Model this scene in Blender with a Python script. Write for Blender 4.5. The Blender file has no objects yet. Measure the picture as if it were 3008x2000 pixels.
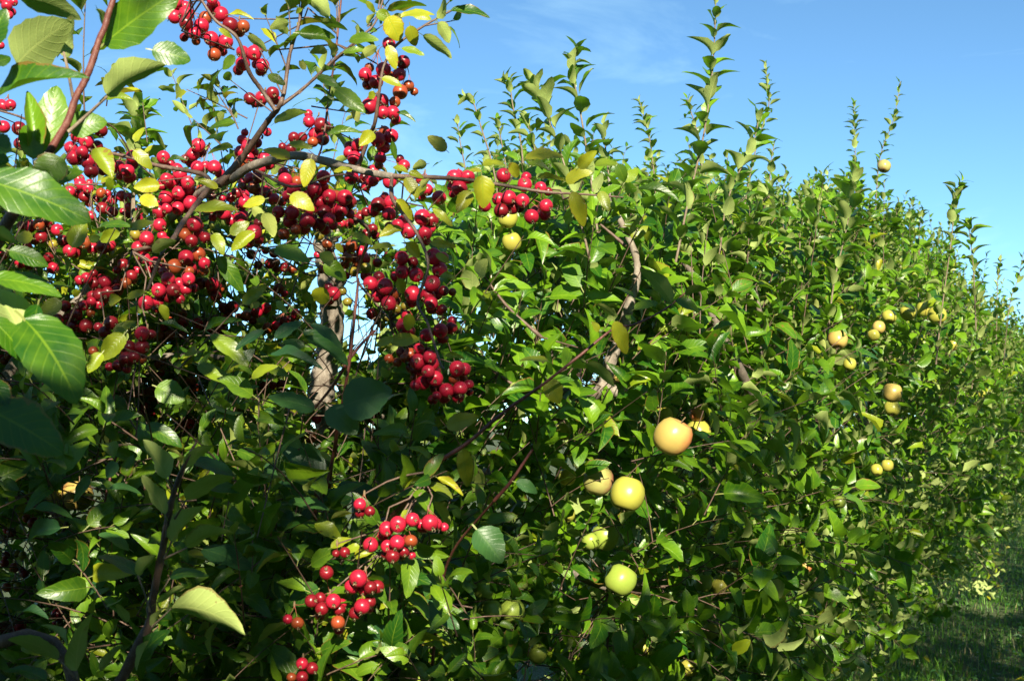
import bpy, math, random
import numpy as np
from mathutils import Vector, Matrix
random.seed(7); rng = np.random.default_rng(7)
sc = bpy.context.scene
COL = sc.collection

# ------------------------------------------------------------------ camera
FPX = 3840.0; HOR = 1250.0
PITCH = math.atan((HOR - 1000.0) / FPX)
EYE = Vector((0.0, 0.0, 1.6))
cam_d = bpy.data.cameras.new('camera'); cam = bpy.data.objects.new('camera', cam_d); COL.objects.link(cam)
cam_d.sensor_width = 23.5; cam_d.lens = 30.0; cam_d.clip_end = 3000; cam_d.clip_start = 0.05
cam.location = EYE; cam.rotation_euler = (math.pi / 2 + PITCH, 0, 0)
cam_d.dof.use_dof = True; cam_d.dof.focus_distance = 2.9; cam_d.dof.aperture_fstop = 10
sc.camera = cam
# ------------------------------------------------------------------ light
SUN_EL = math.radians(29); SUN_AZ = math.radians(172)      # azimuth clockwise from +Y: behind the camera, a little to the right
sun_vec = Vector((math.sin(SUN_AZ) * math.cos(SUN_EL), math.cos(SUN_AZ) * math.cos(SUN_EL), math.sin(SUN_EL)))
w = bpy.data.worlds.new('World'); sc.world = w; w.use_nodes = True
nt = w.node_tree; nt.nodes.clear()
out = nt.nodes.new('ShaderNodeOutputWorld'); bg = nt.nodes.new('ShaderNodeBackground')
sky = nt.nodes.new('ShaderNodeTexSky'); sky.sky_type = 'NISHITA'; sky.sun_disc = False
sky.sun_elevation = SUN_EL; sky.sun_rotation = SUN_AZ; sky.air_density = 0.78; sky.dust_density = 0.0; sky.ozone_density = 1.5; sky.altitude = 2500
bg.inputs['Strength'].default_value = 0.072
# thin cirrus, the same all round the sky
tc = nt.nodes.new('ShaderNodeTexCoord'); mp = nt.nodes.new('ShaderNodeMapping'); mp.inputs['Scale'].default_value = (2.2, 2.2, 7.5); mp.inputs['Rotation'].default_value = (0.12, 0.25, 0.3)
n1 = nt.nodes.new('ShaderNodeTexNoise'); n1.inputs['Scale'].default_value = 1.7; n1.inputs['Detail'].default_value = 8; n1.inputs['Roughness'].default_value = 0.6; n1.inputs['Distortion'].default_value = 0.6
cr = nt.nodes.new('ShaderNodeValToRGB'); cr.color_ramp.elements[0].position = 0.52; cr.color_ramp.elements[0].color = (0, 0, 0, 1); cr.color_ramp.elements[1].position = 0.85; cr.color_ramp.elements[1].color = (0.55, 0.55, 0.55, 1)
mx = nt.nodes.new('ShaderNodeMixRGB'); mx.inputs['Color2'].default_value = (6.0, 6.6, 7.2, 1)
L = nt.links.new
L(tc.outputs['Generated'], mp.inputs['Vector']); L(mp.outputs['Vector'], n1.inputs['Vector']); L(n1.outputs['Fac'], cr.inputs['Fac'])
L(cr.outputs['Color'], mx.inputs['Fac']); L(sky.outputs['Color'], mx.inputs['Color1']); tn = nt.nodes.new('ShaderNodeMixRGB'); tn.blend_type = 'MULTIPLY'; tn.inputs['Fac'].default_value = 1; tn.inputs['Color2'].default_value = (0.74, 1.04, 1.06, 1)
L(mx.outputs['Color'], tn.inputs['Color1']); L(tn.outputs['Color'], bg.inputs['Color']); L(bg.outputs['Background'], out.inputs['Surface'])
sl = bpy.data.lights.new('sun', 'SUN'); sl.energy = 5.0; sl.angle = math.radians(0.53); sl.color = (1.0, 0.92, 0.72)
so = bpy.data.objects.new('sun', sl); COL.objects.link(so); so.rotation_euler = sun_vec.to_track_quat('Z', 'Y').to_euler(); so.location = (0, -8, 8)
sc.view_settings.view_transform = 'Standard'; sc.view_settings.look = 'None'; sc.view_settings.exposure = 1.45; sc.view_settings.gamma = 1.0; sc.view_settings.use_curve_mapping = False
sc.render.engine = 'CYCLES'
sc.cycles.max_bounces = 6; sc.cycles.diffuse_bounces = 3; sc.cycles.glossy_bounces = 2; sc.cycles.transmission_bounces = 4

# ------------------------------------------------------------------ coordinates (photo pixels -> metres)
cp, sp = math.cos(PITCH), math.sin(PITCH)
def P(x, y, d):
    u = (x - 1504.0) / FPX; v = -(y - 1000.0) / FPX
    return EYE + Vector((u, cp - v * sp, sp + v * cp)) * d
def proj(pts):
    q = np.asarray(pts, float) - np.array(EYE)
    dep = q[:, 1] * cp + q[:, 2] * sp; up = -q[:, 1] * sp + q[:, 2] * cp
    dd = np.maximum(dep, 0.01)
    return 1504 + FPX * q[:, 0] / dd, 1000 - FPX * up / dd, dep
ORI = {1: (0, 0), 2: (700, 0), 3: (1300, 0), 4: (1950, 100), 5: (2300, 400), 6: (0, 600), 7: (700, 600), 8: (1400, 600), 9: (0, 1300), 10: (700, 1300), 11: (1400, 1300), 12: (2256, 1300)}
K = 2.2394
def Z(z, x, y): return ORI[z][0] + x / K, ORI[z][1] + y / K
TH = math.radians(24.5)
ROW = Vector((math.sin(TH), math.cos(TH), 0)); PERP = Vector((-math.cos(TH), math.sin(TH), 0))
def R(s, p, z=0): return ROW * s + PERP * p + Vector((0, 0, z))

# ------------------------------------------------------------------ materials
def new_mat(name):
    m = bpy.data.materials.new(name); m.use_nodes = True; m.node_tree.nodes.clear()
    return m, m.node_tree
def N(t, typ, **kw):
    n = t.nodes.new(typ)
    for k, v in kw.items():
        if k in n.inputs: n.inputs[k].default_value = v
        else: setattr(n, k, v)
    return n
def ramp(t, stops, fac=None):
    r = t.nodes.new('ShaderNodeValToRGB'); e = r.color_ramp.elements
    while len(e) < len(stops): e.new(0.5)
    for i, (p, c) in enumerate(stops): e[i].position = p; e[i].color = (*c, 1) if len(c) == 3 else c
    if fac is not None: t.links.new(fac, r.inputs['Fac'])
    return r
def mixc(t, f, a, b, bt='MIX'):
    m = t.nodes.new('ShaderNodeMixRGB'); m.blend_type = bt
    for inp, v in (('Fac', f), ('Color1', a), ('Color2', b)):
        if isinstance(v, (int, float)): m.inputs[inp].default_value = v
        elif isinstance(v, tuple): m.inputs[inp].default_value = (*v, 1)
        else: t.links.new(v, m.inputs[inp])
    return m.outputs['Color']
def mth(t, op, a, b=None, c=None, clamp=False):
    m = t.nodes.new('ShaderNodeMath'); m.operation = op; m.use_clamp = clamp
    for i, v in enumerate((a, b, c)):
        if v is None: continue
        if isinstance(v, (int, float)): m.inputs[i].default_value = v
        else: t.links.new(v, m.inputs[i])
    return m.outputs[0]

def leaf_material(name, dark, light, under, gloss=0.36, trans=0.24, transc=(0.16, 0.38, 0.01), hue_y=(0.36, 0.35, 0.015)):
    m, t = new_mat(name); lk = t.links.new
    a = N(t, 'ShaderNodeAttribute', attribute_name='luv'); b = N(t, 'ShaderNodeAttribute', attribute_name='tint')
    s = N(t, 'ShaderNodeSeparateXYZ'); lk(a.outputs['Vector'], s.inputs[0])
    s2 = N(t, 'ShaderNodeSeparateXYZ'); lk(b.outputs['Vector'], s2.inputs[0])
    u, v = s.outputs[0], s.outputs[1]; rnd, yel, spot = s2.outputs[0], s2.outputs[1], s2.outputs[2]
    av = mth(t, 'ABSOLUTE', v)
    mid = mth(t, 'LESS_THAN', av, 0.045)
    vv = mth(t, 'SUBTRACT', mth(t, 'MULTIPLY', u, 8.0), mth(t, 'MULTIPLY', av, 2.1))
    ff = mth(t, 'ABSOLUTE', mth(t, 'SUBTRACT', mth(t, 'FRACT', vv), 0.5))
    vein = mth(t, 'SUBTRACT', 1.0, mth(t, 'MULTIPLY', ff, 9.0), clamp=True)
    veins = mth(t, 'MAXIMUM', mid, mth(t, 'MULTIPLY', vein, 0.55))
    geo = N(t, 'ShaderNodeNewGeometry')
    ns = N(t, 'ShaderNodeTexNoise', Scale=38.0, Detail=4.0); lk(geo.outputs['Position'], ns.inputs['Vector'])
    ns2 = N(t, 'ShaderNodeTexNoise', Scale=320.0, Detail=3.0); lk(geo.outputs['Position'], ns2.inputs['Vector'])
    f = mth(t, 'ADD', mth(t, 'MULTIPLY', rnd, 0.75), mth(t, 'MULTIPLY', mth(t, 'SUBTRACT', ns.outputs['Fac'], 0.5), 0.9), clamp=True)
    green = mixc(t, f, dark, light)
    ymask = mth(t, 'MULTIPLY', yel, mth(t, 'ADD', 0.75, mth(t, 'MULTIPLY', mth(t, 'SUBTRACT', ns.outputs['Fac'], 0.35), 0.9)), clamp=True)
    ymask = mth(t, 'MULTIPLY', ymask, mth(t, 'SUBTRACT', 1.0, mth(t, 'MULTIPLY', veins, 0.25)))
    green = mixc(t, ymask, green, hue_y)
    green = mixc(t, mth(t, 'MULTIPLY', veins, 0.30), green, (light[0] * 1.8 + .03, light[1] * 1.5 + .03, light[2] * 1.6 + .01))
    # brown blotches and dry rims
    bl = mth(t, 'MULTIPLY', mth(t, 'GREATER_THAN', ns.outputs['Fac'], 0.66), spot)
    rim = mth(t, 'MULTIPLY', mth(t, 'GREATER_THAN', mth(t, 'ADD', av, mth(t, 'MULTIPLY', ns2.outputs['Fac'], 0.35)), 1.08), spot)
    bl = mth(t, 'MAXIMUM', bl, rim)
    green = mixc(t, mth(t, 'MULTIPLY', bl, 0.7), green, (0.20, 0.09, 0.025))
    und = mixc(t, f, (under[0] * .8, under[1] * .8, under[2] * .8), (under[0] * 1.15, under[1] * 1.15, under[2] * 1.1))
    und = mixc(t, mth(t, 'MULTIPLY', ymask, 0.75), und, (0.46, 0.44, 0.10))
    und = mixc(t, mth(t, 'MULTIPLY', veins, 0.45), und, (under[0] * 1.6, under[1] * 1.5, under[2] * 1.5))
    und = mixc(t, mth(t, 'MULTIPLY', bl, 0.6), und, (0.20, 0.10, 0.04))
    col = mixc(t, geo.outputs['Backfacing'], green, und)
    # petiole
    pet = mth(t, 'LESS_THAN', u, 0.0)
    col = mixc(t, pet, col, (0.22, 0.24, 0.07))
    pr = N(t, 'ShaderNodeBsdfPrincipled'); lk(col, pr.inputs['Base Color'])
    lk(mth(t, 'ADD', gloss, mth(t, 'MULTIPLY', geo.outputs['Backfacing'], 0.32)), pr.inputs['Roughness'])
    pr.inputs['Specular IOR Level'].default_value = 0.42
    hb = mth(t, 'ADD', mth(t, 'MULTIPLY', veins, -0.6), mth(t, 'MULTIPLY', ns2.outputs['Fac'], 0.35))
    bp = N(t, 'ShaderNodeBump', Strength=0.45, Distance=0.0012); lk(hb, bp.inputs['Height']); lk(bp.outputs['Normal'], pr.inputs['Normal'])
    tr = N(t, 'ShaderNodeBsdfTranslucent'); tcx = mixc(t, yel, transc, (0.60, 0.52, 0.04)); tcx = mixc(t, mth(t, 'MULTIPLY', veins, 0.4), tcx, (transc[0] * .5, transc[1] * .5, transc[2] * .5)); lk(tcx, tr.inputs['Color'])
    ms = N(t, 'ShaderNodeMixShader', Fac=trans); lk(pr.outputs[0], ms.inputs[1]); lk(tr.outputs[0], ms.inputs[2])
    o = N(t, 'ShaderNodeOutputMaterial'); lk(ms.outputs[0], o.inputs['Surface'])
    return m
M_APPLE_LEAF = leaf_material('apple_leaf', (0.013, 0.070, 0.004), (0.155, 0.290, 0.008), (0.32, 0.40, 0.12))
M_CRAB_LEAF = leaf_material('crab_leaf', (0.013, 0.060, 0.005), (0.140, 0.240, 0.009), (0.30, 0.37, 0.09))
M_SHRUB_LEAF = leaf_material('shrub_leaf', (0.018, 0.065, 0.022), (0.045, 0.120, 0.022), (0.11, 0.18, 0.09), gloss=0.42)

def bark_material(name, c1, c2, c3, sc_=60.0, rough=0.85, bump=0.6):
    m, t = new_mat(name); lk = t.links.new
    geo = N(t, 'ShaderNodeNewGeometry')
    mp_ = N(t, 'ShaderNodeMapping'); mp_.inputs['Scale'].default_value = (1, 1, 0.45); lk(geo.outputs['Position'], mp_.inputs['Vector'])
    n = N(t, 'ShaderNodeTexNoise', Scale=sc_, Detail=7.0, Roughness=0.65); lk(mp_.outputs[0], n.inputs['Vector'])
    n2 = N(t, 'ShaderNodeTexNoise', Scale=sc_ * .22, Detail=3.0); lk(geo.outputs['Position'], n2.inputs['Vector'])
    vo = N(t, 'ShaderNodeTexVoronoi', Scale=sc_ * 3.2); lk(geo.outputs['Position'], vo.inputs['Vector'])
    r = ramp(t, [(0.3, c1), (0.52, c2), (0.72, c3)], n.outputs['Fac'])
    c = mixc(t, mth(t, 'MULTIPLY', n2.outputs['Fac'], 0.7), r.outputs['Color'], c2, 'MIX')
    dot = mth(t, 'LESS_THAN', vo.outputs['Distance'], 0.16)
    c = mixc(t, mth(t, 'MULTIPLY', dot, 0.55), c, tuple(min(1, x * 1.5 + .05) for x in c3))
    pr = N(t, 'ShaderNodeBsdfPrincipled', Roughness=rough); lk(c, pr.inputs['Base Color'])
    bp = N(t, 'ShaderNodeBump', Strength=bump, Distance=0.004); lk(n.outputs['Fac'], bp.inputs['Height']); lk(bp.outputs[0], pr.inputs['Normal'])
    o = N(t, 'ShaderNodeOutputMaterial'); lk(pr.outputs[0], o.inputs['Surface']); return m
M_BARK = bark_material('grey_bark', (0.085, 0.065, 0.05), (0.20, 0.165, 0.13), (0.36, 0.32, 0.27))
M_BARK_DARK = bark_material('dark_bark', (0.05, 0.040, 0.032), (0.12, 0.095, 0.075), (0.22, 0.19, 0.15))
M_TWIG = bark_material('brown_twig', (0.05, 0.028, 0.02), (0.105, 0.062, 0.045), (0.22, 0.16, 0.12), 120, 0.6, 0.3)
M_TWIG_RED = bark_material('red_twig', (0.06, 0.018, 0.014), (0.125, 0.036, 0.028), (0.24, 0.12, 0.09), 140, 0.5, 0.25)
M_SHOOT = bark_material('downy_shoot', (0.08, 0.05, 0.035), (0.17, 0.125, 0.085), (0.30, 0.27, 0.20), 160, 0.8, 0.2)

def crab_material(name, base, side, mixamt, lowpale=0.0):
    m, t = new_mat(name); lk = t.links.new
    tcn = N(t, 'ShaderNodeTexCoord'); oi = N(t, 'ShaderNodeObjectInfo')
    ofs = N(t, 'ShaderNodeVectorMath', operation='ADD'); lk(tcn.outputs['Object'], ofs.inputs[0])
    rv = N(t, 'ShaderNodeCombineXYZ')
    for i in range(3): lk(mth(t, 'MULTIPLY', oi.outputs['Random'], 7.3 * (i + 1)), rv.inputs[i])
    lk(rv.outputs[0], ofs.inputs[1])
    n = N(t, 'ShaderNodeTexNoise', Scale=55.0, Detail=3.0); lk(ofs.outputs[0], n.inputs['Vector'])
    f = mth(t, 'MULTIPLY', mth(t, 'SUBTRACT', n.outputs['Fac'], 0.62 - mixamt * .4), 5.0, clamp=True)
    f = mth(t, 'MULTIPLY', f, mth(t, 'ADD', 0.25 + mixamt * .5, mth(t, 'MULTIPLY', oi.outputs['Random'], 0.5)), clamp=True)
    c = mixc(t, f, base, side)
    c = mixc(t, mth(t, 'MULTIPLY', oi.outputs['Random'], 0.45), c, tuple(x * .45 for x in base))
    vo = N(t, 'ShaderNodeTexVoronoi', Scale=420.0); lk(ofs.outputs[0], vo.inputs['Vector'])
    c = mixc(t, mth(t, 'MULTIPLY', mth(t, 'LESS_THAN', vo.outputs['Distance'], 0.14), 0.35), c, (0.6, 0.35, 0.22))
    pr = N(t, 'ShaderNodeBsdfPrincipled', Roughness=0.30); lk(c, pr.inputs['Base Color']); pr.inputs['Specular IOR Level'].default_value = 0.45
    nb = N(t, 'ShaderNodeTexNoise', Scale=260.0, Detail=2.0); lk(ofs.outputs[0], nb.inputs['Vector'])
    lk(mth(t, 'ADD', 0.22, mth(t, 'MULTIPLY', nb.outputs['Fac'], 0.2)), pr.inputs['Roughness'])
    pr.inputs['Subsurface Weight'].default_value = 0.0
    o = N(t, 'ShaderNodeOutputMaterial'); lk(pr.outputs[0], o.inputs['Surface']); return m
M_CRAB = {'r': crab_material('crimson_skin', (0.42, 0.009, 0.036), (0.46, 0.07, 0.03), 0.2),
          'o': crab_material('orange_red_skin', (0.26, 0.026, 0.012), (0.30, 0.115, 0.025), 0.5),
          'y': crab_material('yellow_green_skin', (0.22, 0.19, 0.02), (0.27, 0.11, 0.02), 0.35),
          'd': crab_material('dark_red_skin', (0.17, 0.005, 0.012), (0.26, 0.022, 0.015), 0.2)}
def flat_mat(name, c, rough=.8):
    m, t = new_mat(name); pr = N(t, 'ShaderNodeBsdfPrincipled', Roughness=rough)
    g = N(t, 'ShaderNodeNewGeometry'); n = N(t, 'ShaderNodeTexNoise', Scale=300.0, Detail=3.0); t.links.new(g.outputs['Position'], n.inputs['Vector'])
    t.links.new(mixc(t, n.outputs['Fac'], tuple(x * .6 for x in c), tuple(x * 1.35 for x in c)), pr.inputs['Base Color'])
    o = N(t, 'ShaderNodeOutputMaterial'); t.links.new(pr.outputs[0], o.inputs['Surface']); return m
M_CALYX = flat_mat('dry_calyx', (0.16, 0.12, 0.06)); M_STALK = flat_mat('red_stalk', (0.26, 0.07, 0.045), .5); M_STALK_B = flat_mat('brown_stalk', (0.15, 0.10, 0.05))

def apple_material(name, ground, blush, amt, green):
    m, t = new_mat(name); lk = t.links.new
    tcn = N(t, 'ShaderNodeTexCoord'); sx = N(t, 'ShaderNodeSeparateXYZ'); lk(tcn.outputs['Object'], sx.inputs[0])
    n = N(t, 'ShaderNodeTexNoise', Scale=22.0, Detail=5.0); lk(tcn.outputs['Object'], n.inputs['Vector'])
    n2 = N(t, 'ShaderNodeTexNoise', Scale=90.0, Detail=4.0); lk(tcn.outputs['Object'], n2.inputs['Vector'])
    # blush sits on one cheek of the fruit (+X side of its own axes)
    f = mth(t, 'ADD', mth(t, 'MULTIPLY', sx.outputs[0], 20.0), mth(t, 'MULTIPLY', mth(t, 'SUBTRACT', n.outputs['Fac'], 0.5), 2.0))
    f = mth(t, 'MULTIPLY', mth(t, 'ADD', f, amt - 0.5), 1.0, clamp=True)
    c = mixc(t, n2.outputs['Fac'], ground, green)
    c = mixc(t, mth(t, 'MULTIPLY', f, min(1.0, amt + 0.25)), c, blush)
    vo = N(t, 'ShaderNodeTexVoronoi', Scale=170.0); lk(tcn.outputs['Object'], vo.inputs['Vector'])
    c = mixc(t, mth(t, 'MULTIPLY', mth(t, 'LESS_THAN', vo.outputs['Distance'], 0.12), 0.55), c, (0.26, 0.20, 0.06))
    sp_ = mth(t, 'GREATER_THAN', n.outputs['Fac'], 0.73)
    c = mixc(t, mth(t, 'MULTIPLY', sp_, 0.35), c, (0.22, 0.15, 0.05))
    pr = N(t, 'ShaderNodeBsdfPrincipled', Roughness=0.34); lk(c, pr.inputs['Base Color']); pr.inputs['Specular IOR Level'].default_value = 0.4
    o = N(t, 'ShaderNodeOutputMaterial'); lk(pr.outputs[0], o.inputs['Surface']); return m
M_AP = {'p': apple_material('peach_skin', (0.421, 0.281, 0.078), (0.429, 0.133, 0.055), 0.75, (0.374, 0.296, 0.078)),
        'k': apple_material('pink_skin', (0.343, 0.296, 0.101), (0.312, 0.062, 0.062), 0.85, (0.265, 0.281, 0.078)),
        'y': apple_material('yellow_skin', (0.343, 0.312, 0.047), (0.374, 0.234, 0.062), 0.2, (0.296, 0.304, 0.047)),
        'g': apple_material('green_skin', (0.25, 0.31, 0.045), (0.34, 0.22, 0.07), 0.05, (0.19, 0.27, 0.04))}

# ------------------------------------------------------------------ object helpers
def tag(o, label=None, cat=None, group=None, kind=None):
    if label: o['label'] = label
    if cat: o['category'] = cat
    if group: o['group'] = group
    if kind: o['kind'] = kind
    return o
def thing(name, loc, label, cat, group=None):
    o = bpy.data.objects.new(name, None); o.empty_display_size = 0.05; COL.objects.link(o); o.location = loc
    return tag(o, label, cat, group)
def link(name, me, parent=None, loc=None, rot=None, scale=None):
    o = bpy.data.objects.new(name, me); COL.objects.link(o)
    if parent is not None: o.parent = parent
    if rot is not None: o.rotation_mode = 'QUATERNION'; o.rotation_quaternion = rot
    if loc is not None: o.location = loc
    if scale is not None: o.scale = scale
    return o
def np_mesh(name, V, F, mat, smooth=True, luv=None, tint=None):
    me = bpy.data.meshes.new(name); V = np.asarray(V, np.float32); F = np.asarray(F, np.int32); k = F.shape[1]
    me.vertices.add(len(V)); me.vertices.foreach_set('co', V.ravel())
    me.loops.add(F.size); me.loops.foreach_set('vertex_index', F.ravel())
    me.polygons.add(len(F)); me.polygons.foreach_set('loop_start', np.arange(0, F.size, k, dtype=np.int32))
    try: me.polygons.foreach_set('loop_total', np.full(len(F), k, np.int32))
    except Exception: pass
    if smooth: me.polygons.foreach_set('use_smooth', np.ones(len(F), bool))
    for nm, arr in (('luv', luv), ('tint', tint)):
        if arr is not None:
            at = me.attributes.new(nm, 'FLOAT_VECTOR', 'POINT'); at.data.foreach_set('vector', np.asarray(arr, np.float32).ravel())
    me.update(); me.materials.append(mat); return me

# ------------------------------------------------------------------ leaves
def leaf_template(nu, nv, bend, fold, wave, width, seed, serr=0.0, twist=0.0, curlside=0.0, pet=0.22, sharp=1.0):
    """unit-length blade on +X, top face +Z, with a petiole behind the origin"""
    r = random.Random(seed); us = np.linspace(0, 1, nu + 1); us = us * .45 + .55 * (0.5 - 0.5 * np.cos(math.pi * us)); V = []; UV = []
    ph = r.uniform(0, 6.28); ph2 = r.uniform(0, 6.28)
    def mid(u): return -bend * u * u, u * (1 - 0.25 * abs(bend) * u)
    for i, u in enumerate(us):
        wv = width * 0.5 * (math.sin(math.pi * min(1, u ** 0.80)) ** 0.62) * (1 - 0.15 * u * sharp)
        if i == 0: wv = width * 0.03
        if i == nu: wv = width * 0.006
        for j in range(-nv, nv + 1):
            v = j / nv; y = wv * v
            if abs(j) == nv and 0 < i < nu: y *= 1 + serr * (1 if i % 2 else -1)
            zz, xx = mid(u)
            zz += fold * abs(y) + wave * width * math.sin(u * 11 + ph + (1.7 if v > 0 else 0)) * v * v * (0.6 + .4 * math.sin(u * 5 + ph2)) + curlside * abs(v) ** 2 * width * .5 * math.sin(math.pi * u)
            zz += twist * u * y
            if abs(j) == nv and 0 < i < nu: xx += serr * .5 * (us[1]) * (1 if i % 2 else -.5)
            V.append((xx, y * (1 - 0.3 * abs(fold))if True else y, zz)); UV.append((u, v, 0))
    F = []; m = 2 * nv + 1
    for i in range(nu):
        for j in range(2 * nv):
            a = i * m + j; F.append((a, a + m, a + m + 1, a + 1))
    # petiole: thin strip
    b = len(V); pw = 0.013
    for x, z in ((-pet, 0.04 * pet), (-pet * .45, 0.06 * pet), (0.02, 0.0)):
        for y in (-pw, pw): V.append((x, y, z)); UV.append((-0.5, 0.9, 0))
    F += [(b, b + 2, b + 3, b + 1), (b + 2, b + 4, b + 5, b + 3)]
    return np.array(V), np.array(F), np.array(UV)
def tpl_set(nu, nv, n, w, seed, serr=0):
    r = random.Random(seed)
    return [leaf_template(nu, nv, r.uniform(0.12, 0.80), r.uniform(0.1, 0.75), r.uniform(0.04, 0.13), w * r.uniform(.88, 1.12), seed * 31 + k, serr, r.uniform(-.5, .5), r.uniform(-.25, .45)) for k in range(n)]
T_HI = tpl_set(8, 2, 10, 0.60, 1, 0.05); T_MD = tpl_set(5, 1, 8, 0.62, 2); T_LO = tpl_set(3, 1, 4, 0.70, 3)
T_SH = tpl_set(2, 1, 4, 0.72, 9)
TC_HI = tpl_set(8, 2, 8, 0.50, 4, 0.04); TC_MD = tpl_set(6, 1, 8, 0.52, 5)

class Leaves:
    """collects leaf frames (position, X axis, normal, length, tint)"""
    def __init__(s): s.p = []; s.x = []; s.n = []; s.l = []; s.t = []; s.w = []
    def add(s, p, x, n, l, t, w=1.0): s.p.append(tuple(p)); s.x.append(tuple(x)); s.n.append(tuple(n)); s.l.append(l); s.t.append(t); s.w.append(w)
    def arr(s):
        p = np.array(s.p); x = np.array(s.x); n = np.array(s.n)
        x /= np.linalg.norm(x, axis=1)[:, None]; n = n - (n * x).sum(1)[:, None] * x
        ln = np.linalg.norm(n, axis=1); n[ln < 1e-4] = (0, 0, 1); n /= np.maximum(np.linalg.norm(n, axis=1), 1e-6)[:, None]
        y = np.cross(n, x)
        return p, x, y, n, np.array(s.l), np.array(s.t), np.array(s.w)
def joined_leaves(name, arr, tpls, mat, origin):
    p, x, y, n, l, t, w = arr
    Vs = []; Fs = []; Us = []; Ts = []; base = 0
    which = rng.integers(0, len(tpls), len(p))
    for k, (V, F, UV) in enumerate(tpls):
        ix = np.where(which == k)[0]
        if not len(ix): continue
        m = len(V)
        A = p[ix][:, None, :] + l[ix][:, None, None] * (V[None, :, 0, None] * x[ix][:, None, :] + (w[ix][:, None, None] * V[None, :, 1, None]) * y[ix][:, None, :] + V[None, :, 2, None] * n[ix][:, None, :])
        Vs.append(A.reshape(-1, 3) - np.array(origin)); Fs.append((F[None] + (base + np.arange(len(ix)) * m)[:, None, None]).reshape(-1, 4)); base += m * len(ix)
        Us.append(np.tile(UV, (len(ix), 1))); Ts.append(np.repeat(t[ix], m, axis=0))
    if not Vs: return None
    return np_mesh(name, np.concatenate(Vs), np.concatenate(Fs), mat, True, np.concatenate(Us), np.concatenate(Ts))
_leaf_cache = {}
def leaf_mesh(tpls, key, k, mat, tq):
    kk = (key, k, mat.name, tq)
    if kk not in _leaf_cache:
        V, F, UV = tpls[k]; _leaf_cache[kk] = np_mesh('leaf', V, F, mat, True, UV, np.tile(np.array(tq, float), (len(V), 1)))
    return _leaf_cache[kk]
def rot_from(x, n):
    x = Vector(x).normalized(); n = Vector(n); n = (n - x * n.dot(x)).normalized(); y = n.cross(x)
    return Matrix((x, y, n)).transposed().to_quaternion()
def place_leaf_objects(arr, idx, tpls, key, mat, root):
    p, x, y, n, l, t, w = arr; ro = Vector(root.location)
    for i in idx:
        q = Matrix((x[i], y[i], n[i])).transposed().to_quaternion()
        tq = (round(t[i][0] * 3) / 3, round(t[i][1] * 3) / 3, round(t[i][2]))
        link('leaf', leaf_mesh(tpls, key, int(rng.integers(0, len(tpls))), mat, tq), root, Vector(p[i]) - ro, q, (l[i], l[i] * w[i], l[i]))
def take(arr, m): return tuple(a[m] for a in arr)

# ------------------------------------------------------------------ tubes
class Tubes:
    def __init__(s): s.V = []; s.F = []; s.b = 0
    def add(s, pts, radii, sides=6, cap=False):
        pts = [Vector(p) for p in pts]; n = len(pts)
        if n < 2: return
        up = Vector((0.31, 0.17, 0.93))
        for i, p in enumerate(pts):
            d = (pts[min(i + 1, n - 1)] - pts[max(i - 1, 0)]).normalized()
            a = d.cross(up)
            if a.length < 0.05: a = d.cross(Vector((1, 0, 0)))
            a.normalize(); b = d.cross(a)
            for k in range(sides):
                th = 2 * math.pi * k / sides; q = p + (a * math.cos(th) + b * math.sin(th)) * radii[i]
                s.V.append((q.x, q.y, q.z))
        for i in range(n - 1):
            for k in range(sides):
                a0 = s.b + i * sides + k; a1 = s.b + i * sides + (k + 1) % sides
                s.F.append((a0, a1, a1 + sides, a0 + sides))
        if cap:
            c = s.b + (n - 1) * sides
            for k in range(0, sides - 2, 2): s.F.append((c, c + k + 1, c + k + 2, c + (k + 3) % sides if k + 3 <= sides else c))
        s.b += n * sides
    def build(s, name, mat, parent=None, origin=(0, 0, 0)):
        if not s.V: return None
        V = np.array(s.V) - np.array(origin)
        return link(name, np_mesh(name, V, np.array(s.F), mat), parent)
def smooth_path(pts, n=6):
    """Catmull-Rom"""
    P0 = [Vector(p) for p in pts]; P0 = [P0[0] * 2 - P0[1]] + P0 + [P0[-1] * 2 - P0[-2]]; outp = []
    for i in range(1, len(P0) - 2):
        a, b, c, d = P0[i - 1:i + 3]
        for k in range(n):
            t = k / n; outp.append(0.5 * ((2 * b) + (c - a) * t + (2 * a - 5 * b + 4 * c - d) * t * t + (3 * b - a - 3 * c + d) * t ** 3))
    outp.append(P0[-2]); return outp
def limb(root, name, pts, r0, r1, mat, sides=8, knob=0.12, nsm=6):
    path = smooth_path(pts, nsm); n = len(path); t = Tubes()
    rr = [(r0 + (r1 - r0) * (i / (n - 1)) ** 0.85) * (1 + random.uniform(-knob, knob)) for i in range(n)]
    e_ = (path[-1] - path[-2]).normalized(); t.add(path + [path[-1] + e_ * rr[-1] * .7, path[-1] + e_ * rr[-1]], rr + [rr[-1] * .7, rr[-1] * .05], sides); t.build(name, mat, root, root.location); return path

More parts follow.
